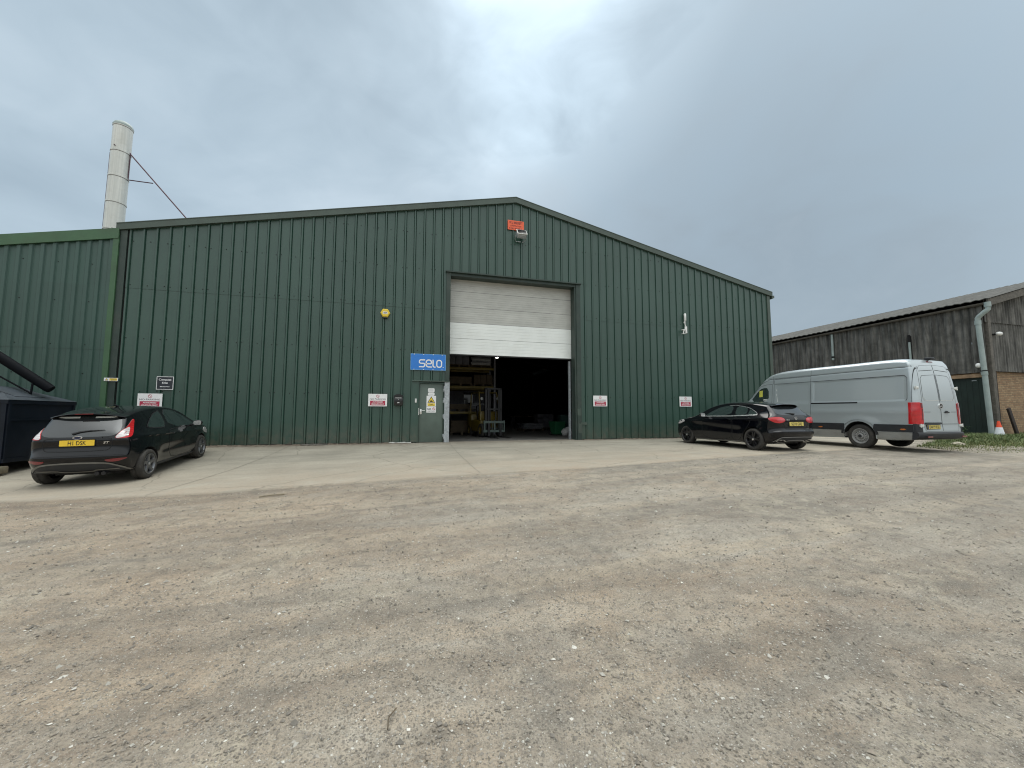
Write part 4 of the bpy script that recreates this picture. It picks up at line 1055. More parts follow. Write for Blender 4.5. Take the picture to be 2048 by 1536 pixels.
    letters('lettering', 'CONSTRUCTION', M['sign_maroon'], o, P4, 0, -.055, .055, .44, bold=.03)
    b = MB()
    for k in range(9): b.prism([(-.27 + k * .058, -.155), (-.235 + k * .058, -.155), (-.235 + k * .058, -.105), (-.27 + k * .058, -.105)], P4, 0, .001)
    b.build('faded_lettering', M['sign_maroon'], o)
    # floodlight in front of the builder sign
    F = empty('floodlight', (.16, -.05, 7.96), label='old grey floodlight below the orange sign', cat='floodlight')
    Mx = Matrix.Translation((0, -.22, .03)) @ Matrix.Rotation(R(-38), 4, 'X')
    b = MB(); b.box(-.185, .185, -.10, .09, -.15, .15, M=Mx, bev=.02); b.build('housing', M['galv'], F, smooth=35)
    b = MB(); b.box(-.20, .20, -.125, -.102, -.165, .165, M=Mx, bev=.008); b.build('rim', M['white_dirty'], F, smooth=35)
    b = MB(); b.box(-.165, .165, -.133, -.127, -.13, .13, M=Mx); b.build('glass', M['lamp_glass'], F)
    b = MB(); b.tube([(-.21, -.22, .03), (-.22, -.10, -.10), (-.15, .02, -.15), (.15, .02, -.15), (.22, -.10, -.10), (.21, -.22, .03)], .014, 8); b.build('bracket', M['galv'], F, smooth=40)
    # alarm box
    A = empty('alarm_box', (-4.80, -.045, 4.585), label='yellow hexagonal alarm box on the green wall', cat='alarm box')
    b = MB(); hexa = [(.165 * math.cos(R(60 * k)), .165 * math.sin(R(60 * k))) for k in range(6)]; hexi = [(u * .82, v * .82) for u, v in hexa]
    b.add([(u, 0, v) for u, v in hexa] + [(u, -.05, v) for u, v in hexa] + [(u, -.075, v) for u, v in hexi], [(i, (i + 1) % 6, 6 + (i + 1) % 6, 6 + i) for i in range(6)] + [(6 + i, 6 + (i + 1) % 6, 12 + (i + 1) % 6, 12 + i) for i in range(6)] + [tuple(range(12, 18))])
    b.build('cover', M['sign_yellow'], A)
    PA = lambda u, v, d: (u, -.0755 - d, v)
    b = MB(); b.prism(rrect(.155, .085, .01), PA, 0, .001); b.build('badge', M['sign_white'], A)
    letters('lettering', 'ADT', M['sign_black'], A, lambda u, v, d: (u, -.077 - d, v), 0, -.025, .05, .12, bold=.03)
    b = MB(); b.box(-.075, .075, -.06, 0, -.185, -.145, bev=.01); b.build('strobe', M['black_paint'], A, smooth=35)
    # letter box
    B = empty('letter_box', (-4.28, -.04, 1.32), label='black arched letter box between the no parking sign and the door', cat='letter box')
    b = MB(); b.box(-.145, .145, -.11, 0, 0, .30, bev=.008); b.build('body', M['black_paint'], B, smooth=35)
    b = MB(); ar = [(-.165, .295)] + [(.165 * math.cos(R(180 - 9 * k)) * 1.0, .30 + .095 * math.sin(R(180 - 9 * k))) for k in range(21)] + [(.165, .295)]
    b.prism(ar, lambda u, v, d: (u, -d, v), 0, .135); b.build('arched_lid', M['black_paint'], B, smooth=50)
    b = MB(); b.box(-.10, .10, -.118, -.111, .255, .275); b.build('slot', M['chrome'], B)
    b = MB(); b.lathe([(0, -.006), (.010, -.006), (.012, 0)], 10, 'Y', (0, -.112, .215)); b.box(-.035, .035, -.116, -.1115, .085, .115); b.build('lock_and_badge', M['chrome'], B)
    # wall aerial and camera cluster
    T = empty('wireless_aerial', (7.70, -.045, 4.72), label='white aerial tubes and bracket high on the wall right of the doorway', cat='aerial')
    b = MB(); b.tube([(0, -.05, .40), (0, -.05, .42), (0, -.05, .70), (0, -.05, .72)], .05, 12, rs=[.035, .05, .05, .035]); b.tube([(.03, -.05, -.16), (.03, -.05, .14)], .05, 12); b.build('aerial_tube', M['white'], T, smooth=45)
    b = MB(); b.lathe([(0, -.06), (.035, -.05), (.04, 0), (0, 0)], 12, 'Y', (-.02, 0, .33)); b.tube([(0, -.04, .42), (-.01, -.04, .25), (.03, -.05, .12)], .022, 8); b.build('cable_gland', M['white'], T, smooth=45)
    b = MB(); b.tube([(0, -.05, .14), (-.05, -.08, .0), (-.14, -.12, -.10)], .02, 8); b.box(-.24, -.10, -.17, -.07, -.045, -.015, bev=.008); b.tube([(-.16, -.12, -.04), (-.16, -.12, -.19)], .025, 10); b.box(-.23, -.09, -.17, -.07, -.215, -.195, bev=.005); b.build('bracket', M['white'], T, smooth=40)
    # notices on the door
    yd = .034
    o = board('visitor_notice', -3.150, 1.885, .235, .15, M['sign_white'], 'white rounded notice at the top of the grey-green door', 'notice', .04, .003, y=yd)
    b = MB()
    for k, w in enumerate((.13, .15, .13)): b.box(-w / 2, w / 2, -.0042, -.0032, .035 - k * .035, .043 - k * .035)
    b.build('faint_text', M['galv'], o)
    o = board('small_notice', -3.150, 1.745, .235, .115, M['sign_white'], 'smaller white rounded notice above the yellow hazard sign on the door', 'notice', .04, .003, y=yd)
    b = MB(); b.box(-.06, .06, -.0042, -.0032, -.008, .002); b.build('faint_text', M['galv'], o)
    o = board('hazard_sign', -3.145, 1.49, .335, .385, M['sign_white'], 'white and yellow forklift hazard sign on the grey-green door', 'sign', .008, .003, y=yd)
    D = lambda u, v, d: (u, -.003 - d, v)
    b = MB(); b.prism([(-.135, -.055), (.135, -.055), (0, .175)], D, 0, .001, 0); b.prism([(-.105, -.038), (.105, -.038), (0, .14)], D, .001, .002, 1)
    b.prism([(-.05, -.025), (.05, -.025), (.045, .012), (.01, .02), (0, .05), (-.02, .05), (-.02, .015), (-.05, .01)], D, .002, .003, 0); b.build('hazard_triangle', [M['sign_black'], M['sign_yellow']], o)
    b = MB(); b.prism([(-.13, -.175), (.13, -.175), (.13, -.075), (-.13, -.075)], D, 0, .001); b.build('yellow_panel', M['sign_yellow'], o)
    letters('lettering', 'Danger', M['sign_black'], o, lambda u, v, d: (u, -.0045 - d, v), 0, -.122, .032, .14, bold=.01); letters('lettering', 'Fork lift trucks', M['sign_black'], o, lambda u, v, d: (u, -.0045 - d, v), 0, -.162, .020, .22)
    o = board('admittance_sign', -3.145, 1.185, .335, .215, M['sign_white'], 'white NO admittance sign lowest on the grey-green door', 'sign', .006, .003, y=yd)
    letters('lettering', 'NO', M['sign_black'], o, D, -.065, -.010, .060, .13, bold=.03); letters('lettering', 'ADMITTANCE', M['sign_black'], o, D, 0, -.070, .032, .26, bold=.012)
    b = MB(); ring(b, .035, .048, D, 0, .001, cx=.09, cy=.03); b.stroke([(.06, .06), (.12, 0)], .011, D, 0, .001, cap=0); b.build('prohibition_ring', M['light_pink'], o)
# ------------------------------------------------------------------ things just inside the doorway
def pallet_mesh(b, w=1.1, d=1.0, m=0):
    for k in range(7): b.box(-w / 2, w / 2, -d / 2 + k * (d - .10) / 6, -d / 2 + k * (d - .10) / 6 + .10, .115, .137, m)
    for x in (-w / 2 + .05, 0, w / 2 - .05):
        for y in (-d / 2 + .06, 0, d / 2 - .06): b.box(x - .05, x + .05, y - .06, y + .06, .02, .115, m)
        b.box(x - .05, x + .05, -d / 2, d / 2, 0, .02, m)

def pallet_load(loc, kind, lab, rz=0, w=1.0, h=.6, d=.9):
    P = empty('pallet_load', loc, R(rz), lab, 'pallet load')
    b = MB(); pallet_mesh(b, w + .06, d + .06); b.build('pallet', M['pallet'], P)
    b = MB(); z = .14
    if kind == 'boards':
        while z < .14 + h:
            t = random.uniform(.03, .05); b.box(-w / 2 + random.uniform(-.03, .03), w / 2 + random.uniform(-.03, .03), -d / 2, d / 2, z, z + t - .006, bev=.004); z += t
        b.build('stacked_boards', M['pallet'], P, smooth=35)
    elif kind == 'boxes':
        n = max(1, int(h / .28))
        for k in range(n):
            for i in range(3):
                x0 = -w / 2 + i * w / 3; b.box(x0 + .006, x0 + w / 3 - .006, -d / 2 + random.uniform(0, .04), d / 2, z + k * h / n, z + (k + 1) * h / n - .008, bev=.008)
        b.build('cartons', M['card'] if w < 1.02 else M['cloth_grey'], P, smooth=35)
    else:
        bm = bmesh.new(); bmesh.ops.create_cube(bm, size=1); bmesh.ops.subdivide_edges(bm, edges=bm.edges[:], cuts=6, use_grid_fill=True)
        for v in bm.verts:
            q = v.co.copy(); f = 1 + .05 * math.sin(q.x * 17 + q.z * 9) + .05 * math.sin(q.y * 15 - q.z * 13)
            v.co = Vector((q.x * w * f, q.y * d * f, .14 + (q.z + .5) * h * (1 + .06 * math.sin(q.x * 9) * math.cos(q.y * 7))))
        me = bpy.data.meshes.new('wrapped_goods'); bm.to_mesh(me); bm.free(); me.materials.append(M['wrap']); sharp(me, 50); link('wrapped_goods', me, P)
    return P

def rack(loc, lab, x0, x1, levels, top, depth=1.1, grp='pallet racks inside the doorway'):
    K = empty('pallet_rack', loc, 0, lab, 'rack', grp)
    n = max(1, round((x1 - x0) / 2.7)); xs = [x0 + (x1 - x0) * k / n for k in range(n + 1)]
    for x in xs:
        b = MB()
        for y in (0, depth):
            b.box(x - .045, x + .045, y - .03, y + .03, 0, top); b.box(x - .08, x + .08, y - .06, y + .06, 0, .012)
        z = .2
        while z < top - .6: b.tube([(x, 0, z), (x, depth, z + .45)], .018, 6); b.tube([(x, 0, z), (x, depth, z)], .018, 6); z += .62
        b.build('upright_frame', M['rack_grey'], K)
    for z in levels:
        for a, c in zip(xs, xs[1:]):
            for y in (-.035, depth + .035):
                b = MB(); b.box(a + .05, c - .05, y - .025, y + .025, z - .12, z, bev=.008); b.build('beam', M['rack_yellow'], K, smooth=35)
    return K

def make_inside():
    rack((0, 4.9, .008), 'yellow beamed pallet rack nearest the doorway, behind the forklift', -5.2, .26, (1.15, 2.42, 3.36), 4.6)
    rack((0, 9.2, .008), 'yellow beamed pallet rack farther back, behind the nearest rack', -6.4, .75, (1.25, 2.6, 3.9), 5.2)
    rack((9.2, 8.5, .008), 'dim pallet rack along the right side of the dark hall', -2.7, 2.7, (1.2, 2.5, 3.8), 4.8)
    for x, z, kind, lab, w, h, d in ((-1.55, 3.37, 'boxes', 'grey boxed goods on the top rack level at its left', 1.05, .55, .9), (-.42, 3.37, 'wrap', 'shrink wrapped load on the top rack level by the hanging lamp', 1.0, .42, .9),
            (-1.45, 2.43, 'boards', 'boards on a pallet on the middle rack level', 1.1, .30, .9), (-.30, 2.43, 'boxes', 'brown cartons on the middle rack level', .95, .45, .9),
            (-1.5, 1.16, 'boards', 'boards on a pallet on the lower rack level, left', 1.0, .22, .9), (-.45, 1.16, 'wrap', 'shrink wrapped load on the lower rack level behind the forklift', 1.0, .30, .9), (-1.35, .0, 'boards', 'timber stack on the floor under the rack', 1.1, .55, .9)):
        pallet_load((x, 5.45, z + (.008 if z == 0 else 0)), kind, lab, 0, w, h, d)
    pallet_load((3.35, 8.6, .008), 'wrap', 'low shrink wrapped load on the floor in the middle of the doorway', 4, 1.3, .34, 1.0)
    pallet_load((4.9, 10.5, .008), 'boxes', 'grey boxed goods standing in the dark behind the wrapped load', -3, 1.1, .9, 1.0)
    pallet_load((7.0, 8.9, 1.21), 'wrap', 'wrapped load on the dim right hand rack', 0, 1.1, .7, .9)
    pallet_load((8.5, 8.9, 2.51), 'boxes', 'boxed goods higher on the dim right hand rack', 0, 1.1, .7, .9)
    # pale panel with a dark window behind the rack
    O = empty('site_office', (-.55, 8.0, .008), 0, 'pale office panel with a dark window seen through the rack', 'office')
    b = MB(); b.box(-1.3, 1.0, 0, .06, 0, 1.50); b.box(-1.3, -.32, 0, .06, 1.50, 2.35); b.box(.22, 1.0, 0, .06, 1.50, 2.35); b.box(-.32, .22, 0, .06, 2.28, 2.35); b.build('wall_panel', M['cloth_grey'], O)
    b = MB(); b.box(-.32, .22, .02, .04, 1.5, 2.28); b.build('window', M['glass'], O)
    # forklift facing the yard
    F = empty('forklift', (-.28, 2.75, .008), R(-90 + 12), 'yellow forklift with its forks lowered, standing in the open doorway', 'forklift')
    b = MB(); b.box(-1.9, -.25, -.50, .50, .22, .75, bev=.06); b.box(-1.95, -1.35, -.53, .53, .25, 1.05, bev=.12); b.build('body', M['fork_yellow'], F, smooth=40)
    b = MB(); b.box(-.60, -.30, -.48, .48, .75, 1.15, bev=.04); b.build('dashboard', M['fork_yellow'], F, smooth=40)
    b = MB(); b.box(-1.35, -.90, -.25, .25, .80, .95, bev=.05); b.box(-1.42, -1.30, -.25, .25, .90, 1.45, bev=.05); b.build('seat', M['fork_dark'], F, smooth=40)
    b = MB(); b.tube([(-.60, .08, 1.05), (-.75, .08, 1.20)], .02, 8)
    MX = Matrix.Translation((-.78, .08, 1.22)) @ Matrix.Rotation(R(-60), 4, 'Y')
    b.lathe([(.17, -.012), (.185, 0), (.17, .012), (.155, 0)], 24, 'Z', (0, 0, 0), 0, MX, closed=True); b.build('steering_wheel', M['fork_dark'], F, smooth=40)
    b = MB()
    for s in (-1, 1):
        b.tube([(-.30, s * .47, .75), (-.42, s * .46, 1.40), (-.58, s * .44, 2.02)], .032, 8); b.tube([(-1.62, s * .46, 1.0), (-1.55, s * .44, 2.02)], .032, 8); b.tube([(-.58, s * .44, 2.02), (-1.55, s * .44, 2.02)], .03, 8)
    for k in range(6): b.tube([(-.62 - k * .18, -.44, 2.03), (-.62 - k * .18, .44, 2.03)], .016, 6)
    b.build('overhead_guard', M['fork_yellow'], F, smooth=40)
    for s in (-1, 1):
        b = MB(); b.lathe([(0, -.03), (.06, -.03), (.07, 0), (.065, .03), (0, .045)], 16, 'X', (-.36, s * .40, 1.72), 0); b.build('headlight', M['white_dirty'], F, smooth=40)
    b = MB()
    for s in (-1, 1):
        b.box(-.02, .08, s * .36 - .05, s * .36 + .05, .08, 2.18); b.box(.02, .10, s * .25 - .035, s * .25 + .035, .08, 2.12); b.tube([(.0, s * .14, .25), (.0, s * .14, 1.9)], .03, 8)
    for z in (.35, 1.2, 2.12): b.box(-.02, .08, -.41, .41, z, z + .07)
    b.build('mast', M['fork_dark'], F)
    b = MB()
    for z in (.22, .62): b.box(.12, .17, -.52, .52, z, z + .10)
    for y in (-.50, -.02, .46): b.box(.13, .18, y, y + .045, .22, .74)
    for k in range(6): b.box(.14, .16, -.42 + k * .16, -.405 + k * .16, .30, .66)
    b.build('carriage', M['fork_green'], F)
    for s in (-1, 1):
        b = MB(); b.box(.18, .215, s * .28 - .05, s * .28 + .05, .06, .62); b.add([(.18, s * .28 - .05, .02), (1.22, s * .28 - .035, .02), (1.22, s * .28 + .035, .02), (.18, s * .28 + .05, .02), (.18, s * .28 - .05, .065), (1.22, s * .28 - .035, .032), (1.22, s * .28 + .035, .032), (.18, s * .28 + .05, .065)], [(0, 3, 2, 1), (4, 5, 6, 7), (0, 1, 5, 4), (1, 2, 6, 5), (2, 3, 7, 6), (3, 0, 4, 7)]); b.build('fork', M['fork_dark'], F)
    for x, r in ((-.22, .30), (-1.62, .25)):
        for s in (-1, 1):
            b = MB(); y = s * .44; b.lathe([(r * .55, -.09), (r * .92, -.09), (r, -.06), (r, .06), (r * .92, .09), (r * .55, .09)], 28, 'Y', (x, y, r)); w = b.build('wheel', M['tyre'], F, smooth=40)
            b = MB(); b.lathe([(0, -.075), (r * .25, -.08), (r * .5, -.05), (r * .56, -.085), (r * .56, .085), (r * .5, .05), (r * .25, .08), (0, .075)], 24, 'Y', (x, y, r)); b.build('rim', M['fork_yellow'], w, smooth=40)
    # bins and sack by the right jamb
    def bin_(loc, rz, h, lab, m):
        B = empty('wheelie_bin', loc, R(rz), lab, 'bin')
        b = MB(); b.add([(-.21, -.25, .06), (.21, -.25, .06), (.21, .22, .06), (-.21, .22, .06), (-.27, -.33, h), (.27, -.33, h), (.27, .30, h), (-.27, .30, h)], [(0, 3, 2, 1), (0, 1, 5, 4), (1, 2, 6, 5), (2, 3, 7, 6), (3, 0, 4, 7), (4, 5, 6, 7)])
        b.box(-.285, .285, -.345, .315, h - .06, h - .02); b.build('bin_body', M[m], B)
        b = MB(); b.box(-.28, .28, -.34, .34, h, h + .05, bev=.02); b.tube([(-.22, .36, h - .01), (.22, .36, h - .01)], .018, 8); b.build('lid', M[m], B, smooth=35)
        for s in (-1, 1):
            b = MB(); b.lathe([(0, -.025), (.085, -.025), (.10, 0), (.085, .025), (0, .025)], 18, 'X', (s * .24, .24, .10)); b.build('wheel', M['rubber'], B, smooth=40)
    bin_((3.02, 3.35, .008), 8, .62, 'small bright green bin inside the doorway near the right jamb', 'bin_green')
    bin_((3.62, 3.9, .008), -6, .95, 'taller dark green bin behind the bright green bin', 'bin_dark')
    bm = bmesh.new(); bmesh.ops.create_icosphere(bm, subdivisions=3, radius=1)
    for v in bm.verts:
        q = v.co; f = 1 + .13 * math.sin(q.x * 6 + q.y * 3) + .10 * math.sin(q.z * 8 + q.y * 5); v.co = Vector((q.x * .24 * f, q.y * .20 * f, q.z * .21 * f))
    me = bpy.data.meshes.new('sack'); bm.to_mesh(me); bm.free(); me.materials.append(M['bag']); sharp(me, 50)
    o = link('sack', me); o.location = (3.28, 2.75, .19); tag(o, 'crumpled white sack on the floor beside the green bin', 'sack')
    T = empty('work_bench', (4.4, 12.5, .008), 0, 'dim bench with a timber top at the back of the hall', 'bench')
    b = MB(); b.box(-1.2, 1.2, -.35, .35, .84, .90); b.build('bench_top', M['pallet'], T)
    for x in (-1.1, 1.1):
        for y in (-.28, .28): box_obj('leg', M['steel'], T, x - .04, x + .04, y - .04, y + .04, 0, .84)
# ------------------------------------------------------------------ vehicles
def catmull(pts, n):
    """dense smooth curve through points, evenly spaced by arc length"""
    P = np.array(pts, float)
    if len(P) == 2: return P[0] + (P[1] - P[0]) * np.linspace(0, 1, n)[:, None]
    E = np.vstack([2 * P[0] - P[1], P, 2 * P[-1] - P[-2]]); out = []
    for i in range(1, len(E) - 2):
        p0, p1, p2, p3 = E[i - 1:i + 3]; d = [max(np.linalg.norm(b - a), 1e-6) ** .5 for a, b in ((p0, p1), (p1, p2), (p2, p3))]
        t0, t1 = 0, d[0]; t2 = t1 + d[1]; t3 = t2 + d[2]
        for t in np.linspace(t1, t2, 24, endpoint=False):
            A1 = (t1 - t) / (t1 - t0) * p0 + (t - t0) / (t1 - t0) * p1; A2 = (t2 - t) / (t2 - t1) * p1 + (t - t1) / (t2 - t1) * p2; A3 = (t3 - t) / (t3 - t2) * p2 + (t - t2) / (t3 - t2) * p3
            B1 = (t2 - t) / (t2 - t0) * A1 + (t - t0) / (t2 - t0) * A2; B2 = (t3 - t) / (t3 - t1) * A2 + (t - t1) / (t3 - t1) * A3
            out.append((t2 - t) / (t2 - t1) * B1 + (t - t1) / (t2 - t1) * B2)
    out.append(P[-1]); Q = np.array(out); s = np.r_[0, np.cumsum(np.linalg.norm(np.diff(Q, axis=0), axis=1))]
    u = np.linspace(0, s[-1], n); return np.stack([np.interp(u, s, Q[:, 0]), np.interp(u, s, Q[:, 1])], 1)

def table(xs, ys, sig=.06):
    """smooth lookup"""
    g = np.linspace(min(xs) - .3, max(xs) + .3, 800); v = np.interp(g, xs, ys); st = g[1] - g[0]; k = int(3 * sig / st) + 1
    w = np.exp(-.5 * (np.arange(-k, k + 1) * st / sig) ** 2); w /= w.sum(); v = np.convolve(np.pad(v, k, mode='edge'), w, 'valid')
    return lambda x: np.interp(x, g, v)

def car_body(spec):
    na, nc = spec.get('na', 120), spec.get('nc', 50)
    Rr, T, Fr, Bt = (catmull(spec[k], n) for k, n in (('rear', nc), ('top', na), ('front', nc), ('bottom', na)))
    # perimeter going rear(up) -> top(forward) -> front(down) -> bottom(back)
    per = np.vstack([Rr[:-1], T[:-1], Fr[::-1][:-1], Bt[::-1][:-1]]); n = len(per)
    tg = np.roll(per, -1, 0) - np.roll(per, 1, 0); tg /= np.linalg.norm(tg, axis=1)[:, None]; nrm = np.stack([-tg[:, 1], tg[:, 0]], 1)
    seg = np.r_[np.zeros(nc - 1), np.ones(na - 1), np.full(nc - 1, 2), np.full(na - 1, 3)].astype(int)
    def spread(key):
        v = np.array([spec[key][s] for s in seg], float)
        if key + '_f' in spec: v = spec[key + '_f'](per, seg, v)
        k = 4; w = np.ones(2 * k + 1) / (2 * k + 1); return np.convolve(np.r_[v[-k:], v, v[:k]], w, 'valid')
    ry, rn, cr = spread('ry'), spread('rn'), spread('crown')
    ninner = np.stack([np.convolve(np.r_[nrm[-3:, i], nrm[:, i], nrm[:3, i]], np.ones(7) / 7, 'valid') for i in (0, 1)], 1); ninner /= np.linalg.norm(ninner, axis=1)[:, None]
    hw = spec['hw']; loop = per - ninner * (cr + rn)[:, None]; H = hw(loop[:, 0], loop[:, 1])
    bs = [(t, None) for t in np.linspace(-1, 1, 13)]; ths = [math.sin(R(a)) for a in (15, 30, 45, 60, 72, 82)]
    cols = []
    for side in (1, -1):
        pass
    def ringpos(kind, val, sgn):
        if kind == 'mid':
            y = val * (H - ry); ins = cr * (y / H) ** 2
        else:
            y = sgn * (H - ry + ry * val); ins = cr * (np.abs(y) / H) ** 2 + rn * (1 - math.sqrt(max(0, 1 - val * val)))
        p = per - ninner * ins[:, None]; return np.stack([p[:, 0], y, p[:, 1]], 1)
    rings = []
    for t in ths[::-1]: rings.append(ringpos('edge', t, 1))
    for t in np.linspace(1, -1, 13): rings.append(ringpos('mid', t, 0))
    for t in ths: rings.append(ringpos('edge', t, -1))
    V = [r for r in rings]; nr = len(rings); vs = np.vstack(V).tolist(); fs = []
    for j in range(nr - 1):
        for i in range(n):
            k = (i + 1) % n; fs.append((j * n + i, j * n + k, (j + 1) * n + k, (j + 1) * n + i))
    # side panels: a grid filled in from the four edges
    iR = list(range(0, nc)); iT = list(range(nc - 1, nc - 1 + na)); iF = [(nc + na - 2 + k) % n for k in range(nc)][::-1]; iB = [(2 * nc + na - 3 + k) % n for k in range(na)][::-1]
    LR, LT, LF, LB = loop[iR], loop[iT], loop[iF], loop[iB]
    u = np.linspace(0, 1, na)[:, None, None]; v = np.linspace(0, 1, nc)[None, :, None]
    S = (1 - v) * LB[:, None] + v * LT[:, None] + (1 - u) * LR[None] + u * LF[None] - ((1 - u) * (1 - v) * LB[0] + u * (1 - v) * LB[-1] + (1 - u) * v * LT[0] + u * v * LT[-1])
    HS = hw(S[..., 0], S[..., 1])
    for sgn in (1, -1):
        base = len(vs); vs += np.stack([S[..., 0], sgn * HS, S[..., 1]], -1).reshape(-1, 3).tolist()
        # bridge: outermost ring to the grid edge
        rb = 0 if sgn == 1 else (nr - 1) * n
        gi = lambda a, c: base + a * nc + c
        for a in range(na - 1):
            for c in range(nc - 1): fs.append((gi(a, c), gi(a + 1, c), gi(a + 1, c + 1), gi(a, c + 1)))
        loopidx = [gi(0, c) for c in range(nc - 1)] + [gi(a, nc - 1) for a in range(na - 1)] + [gi(na - 1, c) for c in range(nc - 1, 0, -1)] + [gi(a, 0) for a in range(na - 1, 0, -1)]
        for i in range(n):
            k = (i + 1) % n; fs.append((rb + i, rb + k, loopidx[k], loopidx[i]))
    me = bpy.data.meshes.new('body'); me.from_pydata(vs, [], fs)
    bm = bmesh.new(); bm.from_mesh(me); bmesh.ops.remove_doubles(bm, verts=bm.verts[:], dist=1e-5); bmesh.ops.recalc_face_normals(bm, faces=bm.faces[:]); bm.to_mesh(me); bm.free()
    return me

def cut_arches(o, hubs, r, depth, hw_out):
    """wheel arches cut with cylinders"""
    b = MB()
    for x, z in hubs:
        for s in (-1, 1):
            prof = [(0, s * (hw_out - depth)), (r, s * (hw_out - depth)), (r, s * (hw_out + .3)), (0, s * (hw_out + .3))]
            b.lathe([p for p in prof], 48, 'Y', (x, 0, z), 1)
    # lathe leaves degenerate caps: weld them
    c = b.build('cutter', [o.data.materials[0], M['rim_dark']], o.parent)
    bm = bmesh.new(); bm.from_mesh(c.data); bmesh.ops.remove_doubles(bm, verts=bm.verts[:], dist=1e-5); bmesh.ops.recalc_face_normals(bm, faces=bm.faces[:]); bm.to_mesh(c.data); bm.free()
    m = o.modifiers.new('cut', 'BOOLEAN'); m.operation = 'DIFFERENCE'; m.solver = 'FAST'; m.object = c
    bpy.context.view_layer.update()
    me = bpy.data.meshes.new_from_object(o.evaluated_get(bpy.context.evaluated_depsgraph_get()))
    o.modifiers.clear(); old = o.data; o.data = me; bpy.data.meshes.remove(old); cm = c.data; bpy.data.objects.remove(c); bpy.data.meshes.remove(cm); me.name = 'body'

VIEWS = {'L': (lambda u, v: ((u, 5, v), (0, -1, 0))), 'R': (lambda u, v: ((u, -5, v), (0, 1, 0))), 'B': (lambda u, v: ((-5, u, v), (1, 0, 0))), 'F': (lambda u, v: ((12, u, v), (-1, 0, 0))), 'T': (lambda u, v: ((u, v, 5), (0, 0, -1)))}

